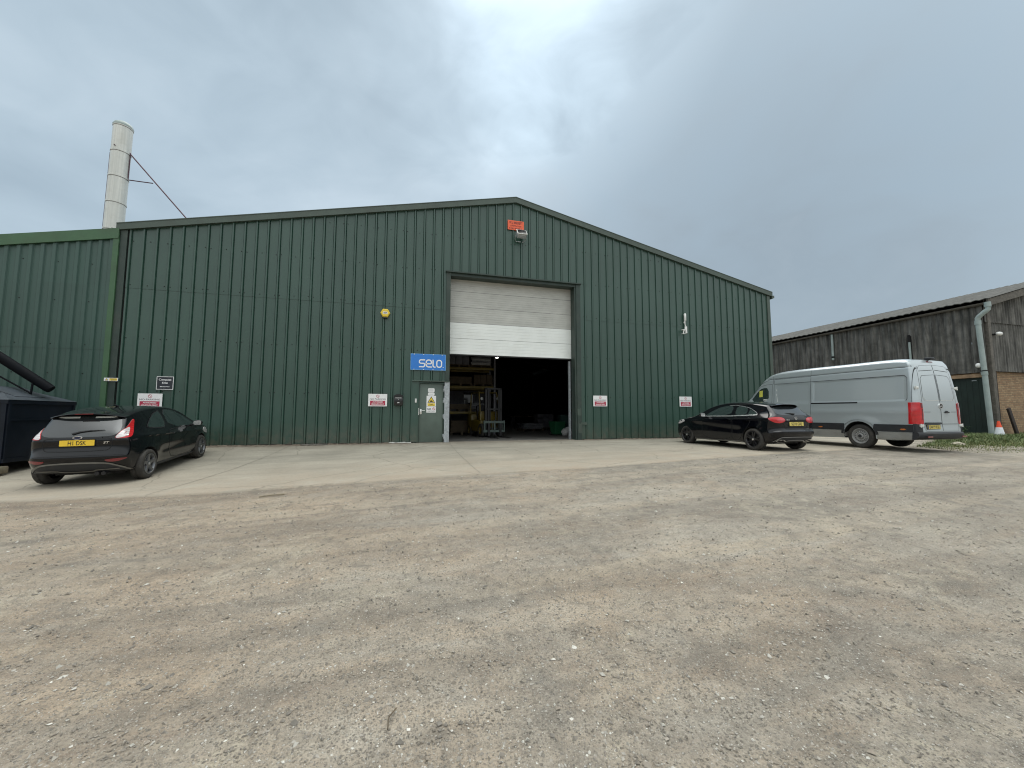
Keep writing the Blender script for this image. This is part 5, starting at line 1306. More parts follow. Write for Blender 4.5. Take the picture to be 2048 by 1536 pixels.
class Skin:
    """lays panels, glass and lamps onto a body's surface"""
    def __init__(s, o):
        me = o.data; s.cache = {}; s.bvh = BVHTree.FromPolygons([v.co for v in me.vertices], [p.vertices for p in me.polygons])
    def edge(s, v):
        """how far out the tail still faces backwards at height v"""
        k = round(v, 2)
        if k not in s.cache:
            lo, hi = 0.0, 1.1
            for _ in range(14):
                m = (lo + hi) / 2; r = s.bvh.ray_cast(Vector((-5, m, v)), Vector((1, 0, 0)))
                if r[0] is not None and r[1].x < -.42: lo = m
                else: hi = m
            r = s.bvh.ray_cast(Vector((-5, lo, v)), Vector((1, 0, 0))); s.cache[k] = (lo, r[0].x if r[0] else .1)
        return s.cache[k]
    def hit(s, view, u, v, off):
        if view == 'B' and abs(u) > .35:
            e, xe = s.edge(v)
            if abs(u) > e:      # wraps round the corner on to the flank
                sg = 1 if u > 0 else -1; r = s.bvh.ray_cast(Vector((xe + .012 + abs(u) - e, sg * 5, v)), Vector((0, -sg, 0)))
                if r[0] is not None:
                    nn = r[1] if r[1].y * sg > 0 else -r[1]
                    return r[0] + nn * off
        p, d = VIEWS[view](u, v); r = s.bvh.ray_cast(Vector(p), Vector(d))
        if view in 'LR' and r[0] is not None and abs(r[0].y) < .45: r = (None, None)
        loc, nn = (r[0], r[1]) if r[0] is not None else (None, None)
        if loc is None:
            # outside the outline: nearest point on the body
            q = Vector(p); q2 = q + Vector(d) * 5
            if view in 'LR': q2 = Vector((u, .8 if view == 'L' else -.8, v))
            loc, nn, _, _ = s.bvh.find_nearest(q2)
        if nn.dot(Vector(d)) > 0: nn = -nn
        return loc + nn * off
    def patch(s, b, poly, view, off=.004, th=.004, step=.035, m=0, seam=None, soft=0, seam_w=.011):
        P = [Vector(p) for p in poly]
        for _ in range(soft):
            Q = []
            for i in range(len(P)):
                a, c = P[i], P[(i + 1) % len(P)]; Q += [a * .75 + c * .25, a * .25 + c * .75]
            P = Q
        D = []
        for i in range(len(P)):
            a, c = P[i], P[(i + 1) % len(P)]; k = max(1, int((c - a).length / step)); D += [a.lerp(c, j / k) for j in range(k)]
        n = len(D); xs = [p.x for p in D]; ys = [p.y for p in D]
        def inside(x, y):
            r = False
            for i in range(n):
                a, c = D[i], D[(i + 1) % n]
                if (a.y > y) != (c.y > y) and x < (c.x - a.x) * (y - a.y) / (c.y - a.y) + a.x: r = not r
            return r
        G = []; x = min(xs) + step / 2
        while x < max(xs):
            y = min(ys) + step / 2
            while y < max(ys):
                if inside(x, y) and min((p - Vector((x, y))).length for p in D) > step * .45: G.append(Vector((x, y)))
                y += step
            x += step
        vv, _, ff, _, _, _ = delaunay_2d_cdt(D + G, [(i, (i + 1) % n) for i in range(n)], [], 1, 1e-7)
        top = [s.hit(view, p.x, p.y, off) for p in vv]; bot = [s.hit(view, p.x, p.y, off - th) for p in vv]; N_ = len(vv); fs = []; cnt = {}
        for f in ff:
            fs.append(tuple(f))
            for i in range(len(f)):
                e = (f[i], f[(i + 1) % len(f)]); cnt[e] = 1
        for (i, j) in cnt:
            if (j, i) not in cnt: fs.append((i, i + N_, j + N_, j))
        b.add(top + bot, fs, m)
        if seam is not None: s.line(b, D + [D[0]], view, seam_w, off + .0008, seam, False)
        return b
    def line(s, b, pts, view, w=.010, off=.0025, m=0, dense=True, soft=0):
        P = [Vector(p) for p in pts]
        for _ in range(soft):
            Q = [P[0]]
            for a, c in zip(P, P[1:]): Q += [a * .75 + c * .25, a * .25 + c * .75]
            P = Q + [P[-1]]
        if dense:
            D = []
            for a, c in zip(P, P[1:]):
                k = max(1, int((c - a).length / .04)); D += [a.lerp(c, j / k) for j in range(k)]
            D.append(P[-1]); P = D
        L = []; Rr = []
        for i, p in enumerate(P):
            t = P[min(i + 1, len(P) - 1)] - P[max(i - 1, 0)]
            if t.length < 1e-9: t = Vector((1, 0))
            t.normalize(); q = Vector((-t.y, t.x)) * w / 2; a, c = p + q, p - q
            L.append(s.hit(view, a.x, a.y, off)); Rr.append(s.hit(view, c.x, c.y, off))
        n = len(P); b.add(L + Rr, [(i, i + 1, i + 1 + n, i + n) for i in range(n - 1)], m); return b

def both(poly): return poly, [(-u, v) for u, v in poly]

def wheel(parent, x, y, r, w, style, side):
    """tyre with its rim as a child; side = +1 left, -1 right"""
    ri = {'five': .215, 'twin': .228, 'steel': .225}[style] * (r / .315 if style != 'steel' else r / .36); hw_ = w / 2
    b = MB(); prof = [(ri, -hw_ * .9), (ri + .012, -hw_), (r - .055, -hw_ * 1.04), (r - .02, -hw_ * .97), (r - .004, -hw_ * .80), (r, -hw_ * .5), (r, -hw_ * .14), (r - .006, -hw_ * .10), (r - .006, -hw_ * .02), (r, hw_ * .02)]
    prof = prof + [(a, -c) for a, c in prof[::-1]]
    b.lathe(prof, 56, 'Y', (x, y, r)); t = b.build('wheel', M['tyre'], parent, smooth=40)
    mat = {'five': M['rim_grey'], 'twin': M['rim_black'], 'steel': M['rim_steel']}[style]
    o = lambda d: side * (hw_ + d)   # outward face
    b = MB(); c = (x, y, r)
    b.lathe([(ri + .004, o(-.002)), (ri + .006, o(.004)), (ri - .012, o(.006)), (ri - .024, o(-.012)), (ri - .03, o(-.06)), (ri - .03, -side * hw_ * .8)], 48, 'Y', c, 0)
    b.lathe([(0, o(-.075)), (ri - .03, o(-.085))], 32, 'Y', c, 1)
    def sp(a, half0, half1, r0, r1, d0, d1, th=.03, sh0=0, sh1=0):
        ca, sa = math.cos(a), math.sin(a)
        def pt(rr, s, d): return (x + rr * ca - s * sa, y + o(d), r + rr * sa + s * ca)
        v = [pt(r0, sh0 - half0, d0), pt(r0, sh0 + half0, d0), pt(r1, sh1 + half1, d1), pt(r1, sh1 - half1, d1), pt(r0, sh0 - half0 * 1.3, d0 - th), pt(r0, sh0 + half0 * 1.3, d0 - th), pt(r1, sh1 + half1 * 1.3, d1 - th), pt(r1, sh1 - half1 * 1.3, d1 - th)]
        b.add(v, [(0, 1, 2, 3), (4, 7, 6, 5), (0, 4, 5, 1), (1, 5, 6, 2), (2, 6, 7, 3), (3, 7, 4, 0)], 0)
    if style == 'five':
        for k in range(5): sp(PI / 2 + k * 2 * PI / 5, .040, .020, .05, ri - .016, -.016, .002); sp(PI / 2 + k * 2 * PI / 5, .012, .046, ri * .62, ri - .014, -.012, .003)
        b.lathe([(0, o(-.008)), (.035, o(-.008)), (.062, o(-.018)), (.07, o(-.05))], 24, 'Y', c, 0)
    elif style == 'twin':
        for k in range(5):
            for sg in (-1, 1): sp(PI / 2 + .2 + k * 2 * PI / 5, .014, .013, .05, ri - .014, -.014, .003, .03, sg * .014, sg * .038)
        b.lathe([(0, o(-.004)), (.036, o(-.006)), (.06, o(-.016)), (.07, o(-.05))], 24, 'Y', c, 0)
    else:
        b.lathe([(ri - .026, o(-.012)), (ri - .05, o(-.045)), (ri - .075, o(-.018)), (.12, o(-.010)), (.10, o(-.032)), (.078, o(-.036))], 40, 'Y', c, 0)
        b.lathe([(.085, o(-.034)), (.078, o(.0)), (.06, o(.012)), (0, o(.014))], 32, 'Y', c, 0)
        for k in range(16):
            a = k * 2 * PI / 16; b.lathe([(0, o(-.012)), (.012, o(-.012)), (.013, o(-.02))], 8, 'Y', (x + .148 * math.cos(a), y, r + .148 * math.sin(a)), 1)
    rim = b.build('rim', [mat, M['rim_dark']], t, smooth=30)
    if style != 'steel':
        b = MB(); b.lathe([(0, o(.002)), (.026, o(.0)), (.030, o(-.008))], 20, 'Y', c); b.build('hub_cap', M['chrome'] if style == 'twin' else M['rim_steel'], t, smooth=40)
    else:
        b = MB(); b.lathe([(0, o(.016)), (.05, o(.0145)), (.055, o(.006))], 20, 'Y', c); b.build('hub_cap', M['plastic'], t, smooth=40)

def plate(parent, x, y, z, tilt, text, w, h, mat, blue=False):
    """yellow number plate facing back; tilt leans its top forward"""
    Mx = Matrix.Translation((x, y, z)) @ Matrix.Rotation(R(tilt), 4, 'Y')
    pl = lambda u, v, d: tuple(Mx @ Vector((-d, -u, v)))
    b = MB(); b.prism(rrect(w, h, .008), pl, -.012, .002, 0); b.prism(rrect(w + .022, h + .022, .012), pl, -.016, -.001, 1)
    o = b.build('number_plate', [M[mat], M['seam']], parent)
    letters('lettering', text, M['plate_ink'], o, pl, .015 if blue else 0, -h * .355, h * .71, w * (.74 if len(text) > 6 else .52), (.002, .0032), bold=.012)
    if blue:
        b = MB(); b.prism([(-w / 2 + .004, -h / 2 + .004), (-w / 2 + .045, -h / 2 + .004), (-w / 2 + .045, h / 2 - .004), (-w / 2 + .004, h / 2 - .004)], pl, .002, .003); b.build('blue_band', M['plate_blue'], o)
    return o

def mirror(parent, x, y, z, s, paint, k=1.0):
    """door mirror: rounded shell with its glass facing back"""
    bm = bmesh.new(); bmesh.ops.create_uvsphere(bm, u_segments=20, v_segments=12, radius=1)
    for v in bm.verts:
        q = v.co; xx = q.x * (.10 if q.x > 0 else .035); v.co = Vector((x + xx * k, y + s * q.y * .105 * k, z + q.z * .072 * k))
    me = bpy.data.meshes.new('mirror'); bm.to_mesh(me); bm.free(); me.materials.append(paint); sharp(me, 60); o = link('mirror', me, parent)
    b = MB(); b.prism([(p[0] * k, p[1] * k) for p in rrect(.165, .105, .035)], lambda u, v, d: (x - .034 * k - d, y + s * u, z + v), 0, .004); b.build('mirror_glass', M['chrome'], o)
    b = MB(); b.tube([(x + .02, y - s * .07 * k, z - .03), (x + .05, y - s * .17 * k, z - .06)], .028, 10); b.build('mirror_arm', M['plastic'], o, smooth=40)

def place(name, x, y, yaw, hubs, lab, cat, group=None):
    """root standing on the yard: pitch and roll from the ground under the four wheels"""
    c, s = math.cos(R(yaw)), math.sin(R(yaw)); g = lambda lx, ly: gzf(x + lx * c - ly * s, y + lx * s + ly * c) + .016
    zr = (g(hubs[0], .75) + g(hubs[0], -.75)) / 2; zf = (g(hubs[1], .75) + g(hubs[1], -.75)) / 2
    p = math.atan2(zf - zr, hubs[1] - hubs[0]); ro = math.atan2((g(hubs[0], .75) + g(hubs[1], .75) - g(hubs[0], -.75) - g(hubs[1], -.75)) / 2, 1.5)
    o = empty(name, (x, y, zr - hubs[0] * math.tan(p)), 0, lab, cat, group); o.rotation_euler = (ro, -p, R(yaw)); return o

def make_fiesta():
    P = M['paint_fiesta']; hubs = (.66, 3.15)
    C = place('hatchback_car', -10.09, -4.69, 93.7, hubs, 'black three-door hatchback with a roof spoiler parked at the left', 'car')
    wz = table([.15, .24, .35, .50, .65, .80, .92, 1.0, 1.1, 1.25, 1.40, 1.55], [.75, .79, .822, .838, .845, .84, .822, .785, .745, .685, .625, .57], .03)
    px = table([0, .15, .4, .7, 1.1, 2.7, 3.2, 3.6, 3.97], [.84, .885, .95, .995, 1, 1, .985, .93, .84], .08)
    gx = table([0, .35, .9, 1.6, 2.3, 3.0], [.90, .93, .975, 1, 1, .97], .15)
    def hw(x, z):
        h = wz(z) * px(x); up = sstep((z - .9) / .25); h = h * (1 - up + up * gx(x))
        for xa in hubs: h = h + .026 * np.exp(-(((x - xa) / .42) ** 2 + ((z - .42) / .28) ** 2) ** 2)
        h = h + .016 * np.exp(-((z - .845 + .06 * (x - 2)) / .028) ** 2) * sstep((x - .3) / .4) * sstep((3.5 - x) / .5) - .014 * np.exp(-((z - .55 - .03 * (x - 2)) / .09) ** 2) * sstep((x - 1.0) / .3) * sstep((2.8 - x) / .3)
        return h
    def rnf(per, seg, v):
        # tighter rounding up at the roof, softer at the bumper corners
        z = per[:, 1]; return np.where(seg == 0, np.interp(z, [.3, .8, 1.0, 1.3], [.17, .12, .07, .04]), v)
    def ryf(per, seg, v):
        z = per[:, 1]; return np.where(seg == 0, np.interp(z, [.3, .8, 1.0, 1.3], [.30, .26, .18, .12]), v)
    me = car_body(dict(rear=[(.16, .27), (.06, .36), (.0, .50), (.0, .62), (.045, .70), (.07, .80), (.075, .92), (.105, 1.0), (.20, 1.14), (.34, 1.325), (.39, 1.40)],
                       top=[(.39, 1.40), (.75, 1.47), (1.25, 1.515), (1.75, 1.508), (2.15, 1.45), (2.45, 1.345), (2.8, 1.155), (3.05, 1.03), (3.25, .975), (3.55, .905), (3.78, .80), (3.90, .68)],
                       front=[(3.80, .20), (3.93, .30), (3.97, .45), (3.90, .68)], bottom=[(.16, .27), (.5, .22), (2, .19), (3.4, .18), (3.80, .20)],
                       hw=hw, ry=(.28, .14, .42, .07), rn=(.14, .045, .24, .05), crown=(.035, .030, .07, .0), rn_f=rnf, ry_f=ryf))
    me.materials.append(P); me.materials.append(M['rim_dark']); body = link('body', me, C); cut_arches(body, [(hubs[0], .325), (hubs[1], .325)], .352, .30, .86); sharp(body.data, 30); K = Skin(body)
    for x in hubs:
        for s in (-1, 1): wheel(C, x, s * .752, .312, .205, 'five', s)
    # glass
    b = MB(); K.patch(b, [(-.55, 1.00), (-.40, .975), (.40, .975), (.55, 1.00), (.60, 1.10), (.51, 1.36), (-.51, 1.36), (-.60, 1.10)], 'B', .004, .004, .05, soft=1); b.build('rear_window', M['glass_rear'], C, smooth=30)
    for s, v in ((1, 'L'), (-1, 'R')):
        b = MB(); K.patch(b, [(.80, 1.085), (.98, 1.22), (1.20, 1.355), (1.50, 1.415), (1.52, 1.02), (1.10, 1.03)], v, .004, .004, .05, soft=1); K.line(b, [(.80, 1.085), (.98, 1.22), (1.20, 1.355), (1.50, 1.415), (1.52, 1.02), (1.10, 1.03), (.80, 1.085)], v, .014, .006, 1, soft=1); b.build('quarter_window', [M['glass_side'], M['seam']], C, smooth=30)
        b = MB(); K.patch(b, [(1.60, 1.418), (1.95, 1.395), (2.25, 1.305), (2.62, 1.10), (2.80, .985), (2.74, .955), (1.62, 1.005)], v, .004, .004, .05, soft=1); b.build('side_window', M['glass_side'], C, smooth=30)
        b = MB(); K.patch(b, [(1.58, .975), (2.86, .915), (2.88, .50), (2.80, .265), (1.65, .275), (1.50, .45), (1.50, .85)], v, .0016, .003, .05, 0, 1, 1)
        dr = b.build('door', [P, M['seam']], C, smooth=30); b = MB(); K.patch(b, [(1.66, .835), (1.88, .83), (1.88, .865), (1.66, .87)], v, .022, .02, .04, soft=2); b.build('handle', P, dr, smooth=30)
        b = MB(); K.patch(b, [(.96, .19), (2.86, .175), (2.86, .235), (.96, .26)], v, .014, .02, .06); b.build('sill_trim', M['plastic'], C, smooth=30)
        mirror(C, 2.60, s * .97, 1.005, s, P)
        # tail lamps
        b = MB(); L = [(.545, .935), (.575, 1.02), (.655, 1.17), (.715, 1.285), (.765, 1.27), (.80, 1.13), (.83, 1.02), (.80, .955), (.70, .935)]; K.patch(b, [(s * u, w) for u, w in L], 'B', .010, .014, .03, soft=1)
        tl = b.build('tail_light', M['light_red'], C, smooth=35)
        b = MB(); K.patch(b, [(s * u, w) for u, w in [(.550, .942), (.585, 1.02), (.645, 1.13), (.700, 1.13), (.725, 1.08), (.715, .985), (.66, .952)]], 'B', .0135, .004, .03, soft=1); b.build('clear_lens', M['light_clear'], tl, smooth=35)
        b = MB(); K.patch(b, [(s * u, w) for u, w in [(.43, .53), (.50, .545), (.72, .555), (.74, .535), (.62, .49), (.50, .49)]], 'B', .006, .008, .03, soft=1); b.build('rear_reflector', M['light_dark_red'], C, smooth=35)
        b = MB(); K.patch(b, [(3.30, .72), (3.62, .63), (3.80, .62), (3.70, .74), (3.42, .84)], v, .005, .006, .04, soft=1); b.build('headlight', M['light_clear'], C, smooth=35)
    # tailgate outline and rear furniture
    b = MB(); K.patch(b, [(-.53, .93), (-.50, .745), (-.42, .705), (.42, .705), (.50, .745), (.53, .93), (.40, .955), (-.40, .955)], 'B', .0018, .003, .04, 0, 1, 1); tg = b.build('tailgate', [P, M['seam']], C, smooth=30)
    b = MB(); K.patch(b, [(-.36, .945), (.36, .945), (.36, .975), (-.36, .975)], 'B', .012, .012, .03); b.build('grab_strip', P, tg, smooth=30)
    p = K.hit('B', 0, .968, .010); b = MB(); b.prism([(.072 * math.cos(2 * PI * k / 28), .030 * math.sin(2 * PI * k / 28)) for k in range(28)], lambda u, w, d: (p.x - .012 - d, u, .968 + w), -.01, .006); b.build('oval_badge', M['chrome'], tg)
    b = MB(); b.prism([(.060 * math.cos(2 * PI * k / 28), .021 * math.sin(2 * PI * k / 28)) for k in range(28)], lambda u, w, d: (p.x - .0185 - d, u, .968 + w), 0, .0012); b.build('badge_face', M['badge_blue'], tg)
    q = K.hit('B', -.43, .86, .006); letters('badge', 'ST', M['chrome'], tg, lambda u, w, d: (q.x - .008 - d, -.43 - u, .845 + w), 0, 0, .040, .085, (0, .004), bold=.02, slant=.3)
    q = K.hit('B', 0, .85, 0); plate(C, q.x - .012, 0, .868, 5, 'H1 DSK', .52, .111, 'plate')
    # spoiler
    b = MB(); n = 15; V = []
    for k in range(n):
        t = -1 + 2 * k / (n - 1); y = t * .585; dz = -.085 * abs(t) ** 2.4; dx = .13 * abs(t) ** 3
        for (x, z) in ((.52, 1.445), (.36, 1.448), (.245, 1.428), (.24, 1.416), (.34, 1.408), (.46, 1.38)): V.append((x + (dx if x < .4 else .02), y, z + dz))
    b.add(V, [(k * 6 + i, k * 6 + (i + 1) % 6, (k + 1) * 6 + (i + 1) % 6, (k + 1) * 6 + i) for k in range(n - 1) for i in range(6)] + [tuple(range(6)), tuple(range((n - 1) * 6, n * 6))]); sp = b.build('roof_spoiler', P, C, smooth=40)
    b = MB(); b.box(.233, .255, -.14, .14, 1.410, 1.424); b.build('brake_light', M['light_dark_red'], sp)
    for s in (-1, 1):
        b = MB(); K.patch(b, [(s * .12, 1.325), (s * .12, 1.355), (s * .42, 1.355), (s * .46, 1.337), (s * .36, 1.325)], 'B', .007, .003, .04); b.build('sticker_or_reflection_patch', M['white_dirty'], C, smooth=30)  # pale patches painted in place of the reflection below the spoiler
    # wiper
    b = MB(); w = [K.hit('B', u, v, .02) for u, v in ((.10, 1.03), (.0, 1.065), (-.15, 1.085), (-.36, 1.09))]; b.tube(w, .012, 8, rs=[.02, .014, .011, .006]); b.build('rear_wiper', M['plastic'], C, smooth=40)
    # bumper: diffuser panel with its raised frame, exhausts
    b = MB(); K.patch(b, [(-.72, .29), (-.60, .40), (-.42, .475), (.42, .475), (.60, .40), (.72, .29), (.30, .30), (.20, .285), (-.20, .285), (-.30, .30)], 'B', .006, .008, .04); df = b.build('diffuser', M['plastic'], C, smooth=30)
    b = MB(); K.line(b, [(-.76, .28), (-.62, .41), (-.44, .49), (.44, .49), (.62, .41), (.76, .28)], 'B', .030, .014, 0, soft=2); K.line(b, [(-.62, .345), (-.30, .345), (-.22, .31), (.22, .31), (.30, .345), (.62, .345)], 'B', .020, .016, 0, soft=1); b.build('diffuser_frame', M['plastic_grey'], df, smooth=30)
    b = MB()
    for y in (-.30, -.40): b.tube([(.25, y, .265), (.06, y, .262)], .036, 16)
    b.build('exhaust', M['fork_dark'], C, smooth=40)
    b = MB(); K.line(b, [(-.86, .60), (-.5, .625), (.5, .625), (.86, .60)], 'B', .006, .002, 0, soft=1); b.build('bumper_crease', M['seam'], C)
    b = MB(); b.tube([(1.25, 0, 1.51), (1.18, 0, 1.545), (1.12, 0, 1.565)], .016, 8, rs=[.03, .015, .006]); b.build('aerial', M['plastic'], C, smooth=40)
    # under-body tray so daylight does not pass through
    b = MB(); b.box(.45, 3.4, -.55, .55, .19, .30); b.tube([(hubs[0], -.7, .31), (hubs[0], .7, .31)], .05, 10); b.build('axle_and_floor', M['rim_dark'], C)

def make_merc():
    P = M['paint_merc']; hubs = (.70, 3.40)
    C = place('hatchback_car', 6.66, -5.72, 91.0, hubs, 'black five-door hatchback with chrome window trim parked beside the silver van', 'car')
    wz = table([.15, .24, .35, .50, .65, .80, .92, 1.0, 1.1, 1.22, 1.33, 1.5], [.78, .815, .842, .856, .862, .862, .845, .80, .745, .675, .605, .55], .03)
    px = table([0, .25, .6, 1.1, 2.9, 3.4, 3.8, 4.25], [.92, .96, .995, 1, 1, .985, .93, .80], .12)
    gx = table([0, .35, .9, 1.6, 2.4, 3.2], [.86, .90, .965, 1, 1, .96], .15)
    def hw(x, z):
        h = wz(z) * px(x); up = sstep((z - .9) / .22); h = h * (1 - up + up * gx(x))
        for xa in hubs: h = h + .022 * np.exp(-(((x - xa) / .42) ** 2 + ((z - .42) / .27) ** 2) ** 2)
        h = h + .014 * np.exp(-((z - .86 + .035 * (x - 2)) / .05) ** 2) - .016 * np.exp(-((z - .62 - .06 * (x - 2)) / .07) ** 2) * sstep((x - .9) / .4) * sstep((3.2 - x) / .4)
        return h
    def rnf(per, seg, v):
        z = per[:, 1]; return np.where(seg == 0, np.interp(z, [.3, .8, 1.0, 1.3], [.22, .17, .09, .04]), v)
    def ryf(per, seg, v):
        z = per[:, 1]; return np.where(seg == 0, np.interp(z, [.3, .8, 1.0, 1.3], [.34, .32, .22, .12]), v)
    me = car_body(dict(rear=[(.20, .25), (.10, .30), (.03, .42), (.0, .56), (.05, .62), (.055, .78), (.06, .90), (.10, 1.0), (.21, 1.12), (.36, 1.265), (.42, 1.32)],
                       top=[(.42, 1.32), (.9, 1.395), (1.4, 1.435), (1.85, 1.428), (2.25, 1.365), (2.6, 1.24), (2.92, 1.06), (3.12, .985), (3.45, .925), (3.85, .845), (4.08, .74)],
                       front=[(4.02, .19), (4.20, .30), (4.25, .50), (4.08, .74)], bottom=[(.20, .25), (.55, .21), (2, .19), (3.6, .18), (4.02, .19)],
                       hw=hw, ry=(.3, .14, .45, .07), rn=(.14, .045, .28, .05), crown=(.045, .030, .08, .0), rn_f=rnf, ry_f=ryf))
    me.materials.append(P); me.materials.append(M['rim_dark']); body = link('body', me, C); cut_arches(body, [(hubs[0], .325), (hubs[1], .325)], .352, .30, .87); sharp(body.data, 30); K = Skin(body)
    for x in hubs:
        for s in (-1, 1): wheel(C, x, s * .760, .316, .21, 'twin', s)
    b = MB(); K.patch(b, [(-.54, 1.035), (-.36, 1.015), (.36, 1.015), (.54, 1.035), (.56, 1.10), (.47, 1.275), (-.47, 1.275), (-.56, 1.10)], 'B', .004, .004, .05, soft=1); b.build('rear_window', M['glass_rear'], C, smooth=30)
    for s, v in ((1, 'L'), (-1, 'R')):
        fw = [(1.50, 1.30), (1.85, 1.300), (2.12, 1.235), (2.42, 1.08), (2.55, .985), (1.53, .992)]
        rw = [(.98, 1.015), (.98, 1.215), (1.15, 1.27), (1.40, 1.298), (1.37, 1.000)]; qw = [(.64, 1.035), (.72, 1.10), (.92, 1.198), (.92, 1.018)]
        for nm, w in (('side_window', fw), ('side_window', rw), ('quarter_window', qw)):
            b = MB(); K.patch(b, w, v, .004, .004, .05, soft=1 if nm == 'side_window' else 0); b.build(nm, M['glass_side'], C, smooth=30)
        b = MB(); K.line(b, [(2.58, .968), (1.5, .982), (.62, 1.020)], v, .028, .010, 0); K.line(b, [(.61, 1.03), (.72, 1.125), (.95, 1.235), (1.3, 1.302), (1.7, 1.318)], v, .010, .007, 0, soft=1); b.build('window_trim', M['chrome'], C, smooth=30)
        for nm, poly in (('door', [(1.44, .955), (2.60, .935), (2.68, .60), (2.60, .235), (1.50, .245), (1.45, .60)]), ('door', [(1.40, .957), (1.41, .60), (1.46, .245), (1.20, .255), (1.00, .52), (.80, .75), (.74, .97)])):
            b = MB(); K.patch(b, poly, v, .0016, .003, .05, 0, 1, 1); dr = b.build(nm, [P, M['seam']], C, smooth=30); x0 = 1.52 if poly[0][0] > 1.42 and poly[1][0] > 2 else .80
            b = MB(); K.patch(b, [(x0, .862), (x0 + .22, .856), (x0 + .22, .888), (x0, .894)], v, .024, .022, .04, soft=2); b.build('handle', P, dr, smooth=30)
        b = MB(); K.patch(b, [(1.02, .18), (3.06, .17), (3.06, .215), (1.02, .235)], v, .012, .02, .06); b.build('sill_trim', M['plastic_grey'], C, smooth=30)
        mirror(C, 2.50, s * .975, 1.015, s, P)
        L = [(.385, .845), (.40, .925), (.52, .965), (.72, .965), (.83, .93), (.80, .87), (.70, .805), (.55, .79)]; b = MB(); K.patch(b, [(s * u, w) for u, w in L], 'B', .010, .014, .03, soft=1); tl = b.build('tail_light', M['light_red'], C, smooth=35)
        b = MB(); K.patch(b, [(s * u, w) for u, w in [(.41, .87), (.42, .91), (.56, .925), (.68, .90), (.62, .84), (.50, .825)]], 'B', .014, .005, .03, soft=1); b.build('lens_band', M['light_pink'], tl, smooth=35)
        b = MB(); K.patch(b, [(3.45, .80), (3.75, .70), (3.98, .68), (3.9, .78), (3.6, .86)], v, .005, .006, .04, soft=1); b.build('headlight', M['light_clear'], C, smooth=35)
        # exhaust trims and corner fins
        E = [(.36, .30), (.47, .335), (.62, .34), (.64, .30), (.52, .268), (.40, .268)]
        b = MB(); K.patch(b, [(s * u, w) for u, w in E], 'B', .012, .012, .03, 0); K.line(b, [(s * u, w) for u, w in E + [E[0]]], 'B', .013, .020, 1); b.build('exhaust_trim', [M['seam'], M['chrome']], C, smooth=30)
    b = MB(); K.patch(b, [(-.47, .80), (-.37, .625), (.37, .625), (.47, .80), (.39, .885), (-.39, .885)], 'B', .0018, .003, .04, 0, 1); tg = b.build('tailgate', [P, M['seam']], C, smooth=30)
    b = MB(); K.patch(b, [(-.36, .845), (.36, .845), (.36, .862), (-.36, .862)], 'B', .020, .02, .04, 0); K.patch(b, [(-.31, .845), (.31, .845), (.27, .69), (-.27, .69)], 'B', .004, .004, .05, 1); b.build('plate_recess', [P, M['plastic']], tg, smooth=30)
    q = K.hit('B', 0, .93, .008); b = MB(); pl = lambda u, w, d: (q.x - .006 - d, -u, .930 + w); ring(b, .036, .043, pl, -.01, .006)
    for k in range(3):
        a = PI / 2 + k * 2 * PI / 3; n_ = Vector((-math.sin(a), math.cos(a))) * .008; e = Vector((math.cos(a), math.sin(a))) * .038; b.prism([n_, e, -n_], pl, 0, .006)
    b.build('star_badge', M['chrome'], tg)
    q = K.hit('B', .30, .89, .006); letters('badge', 'A 200 d', M['chrome'], tg, lambda u, w, d: (q.x - .004 - d, .31 - u, .873 + w), 0, 0, .026, .13, (0, .003), bold=.02)
    q = K.hit('B', 0, .77, 0); plate(C, q.x - .014, 0, .772, 4, 'SE18 GKJ', .52, .111, 'plate_pale')
    b = MB(); n = 13; V = []
    for k in range(n):
        t = -1 + 2 * k / (n - 1); y = t * .50; dz = -.05 * t * t * abs(t); dx = .10 * abs(t) ** 3
        for (x, z) in ((.56, 1.350), (.38, 1.352), (.275, 1.332), (.27, 1.320), (.38, 1.310), (.50, 1.28)): V.append((x + (dx if x < .5 else .02), y, z + dz))
    b.add(V, [(k * 6 + i, k * 6 + (i + 1) % 6, (k + 1) * 6 + (i + 1) % 6, (k + 1) * 6 + i) for k in range(n - 1) for i in range(6)] + [tuple(range(6)), tuple(range((n - 1) * 6, n * 6))]); b.build('roof_spoiler', P, C, smooth=40)
    b = MB(); w = [K.hit('B', u, v, .02) for u, v in ((-.02, 1.04), (.08, 1.055), (.26, 1.065))]; b.tube(w, .012, 8, rs=[.024, .014, .006]); b.build('rear_wiper', M['plastic'], C, smooth=40)
    b = MB(); K.patch(b, [(-.68, .275), (-.55, .385), (-.48, .40), (.48, .40), (.55, .385), (.68, .275), (.38, .262), (-.38, .262)], 'B', .006, .008, .04); df = b.build('diffuser', M['plastic'], C, smooth=30)
    b = MB(); K.line(b, [(-.70, .285), (-.58, .39), (-.48, .41), (.48, .41), (.58, .39), (.70, .285)], 'B', .018, .014, 0, soft=1); K.line(b, [(-.40, .262), (-.26, .325), (.26, .325), (.40, .262)], 'B', .018, .016, 0, soft=1); b.build('diffuser_trim', M['trim_grey'], df, smooth=30)
    b = MB(); K.line(b, [(-.86, .55), (-.6, .52), (.6, .52), (.86, .55)], 'B', .007, .002, 0); b.build('bumper_crease', M['seam'], C)
    b = MB(); b.box(.45, 3.7, -.55, .55, .19, .30); b.tube([(hubs[0], -.7, .31), (hubs[0], .7, .31)], .05, 10); b.build('axle_and_floor', M['rim_dark'], C)

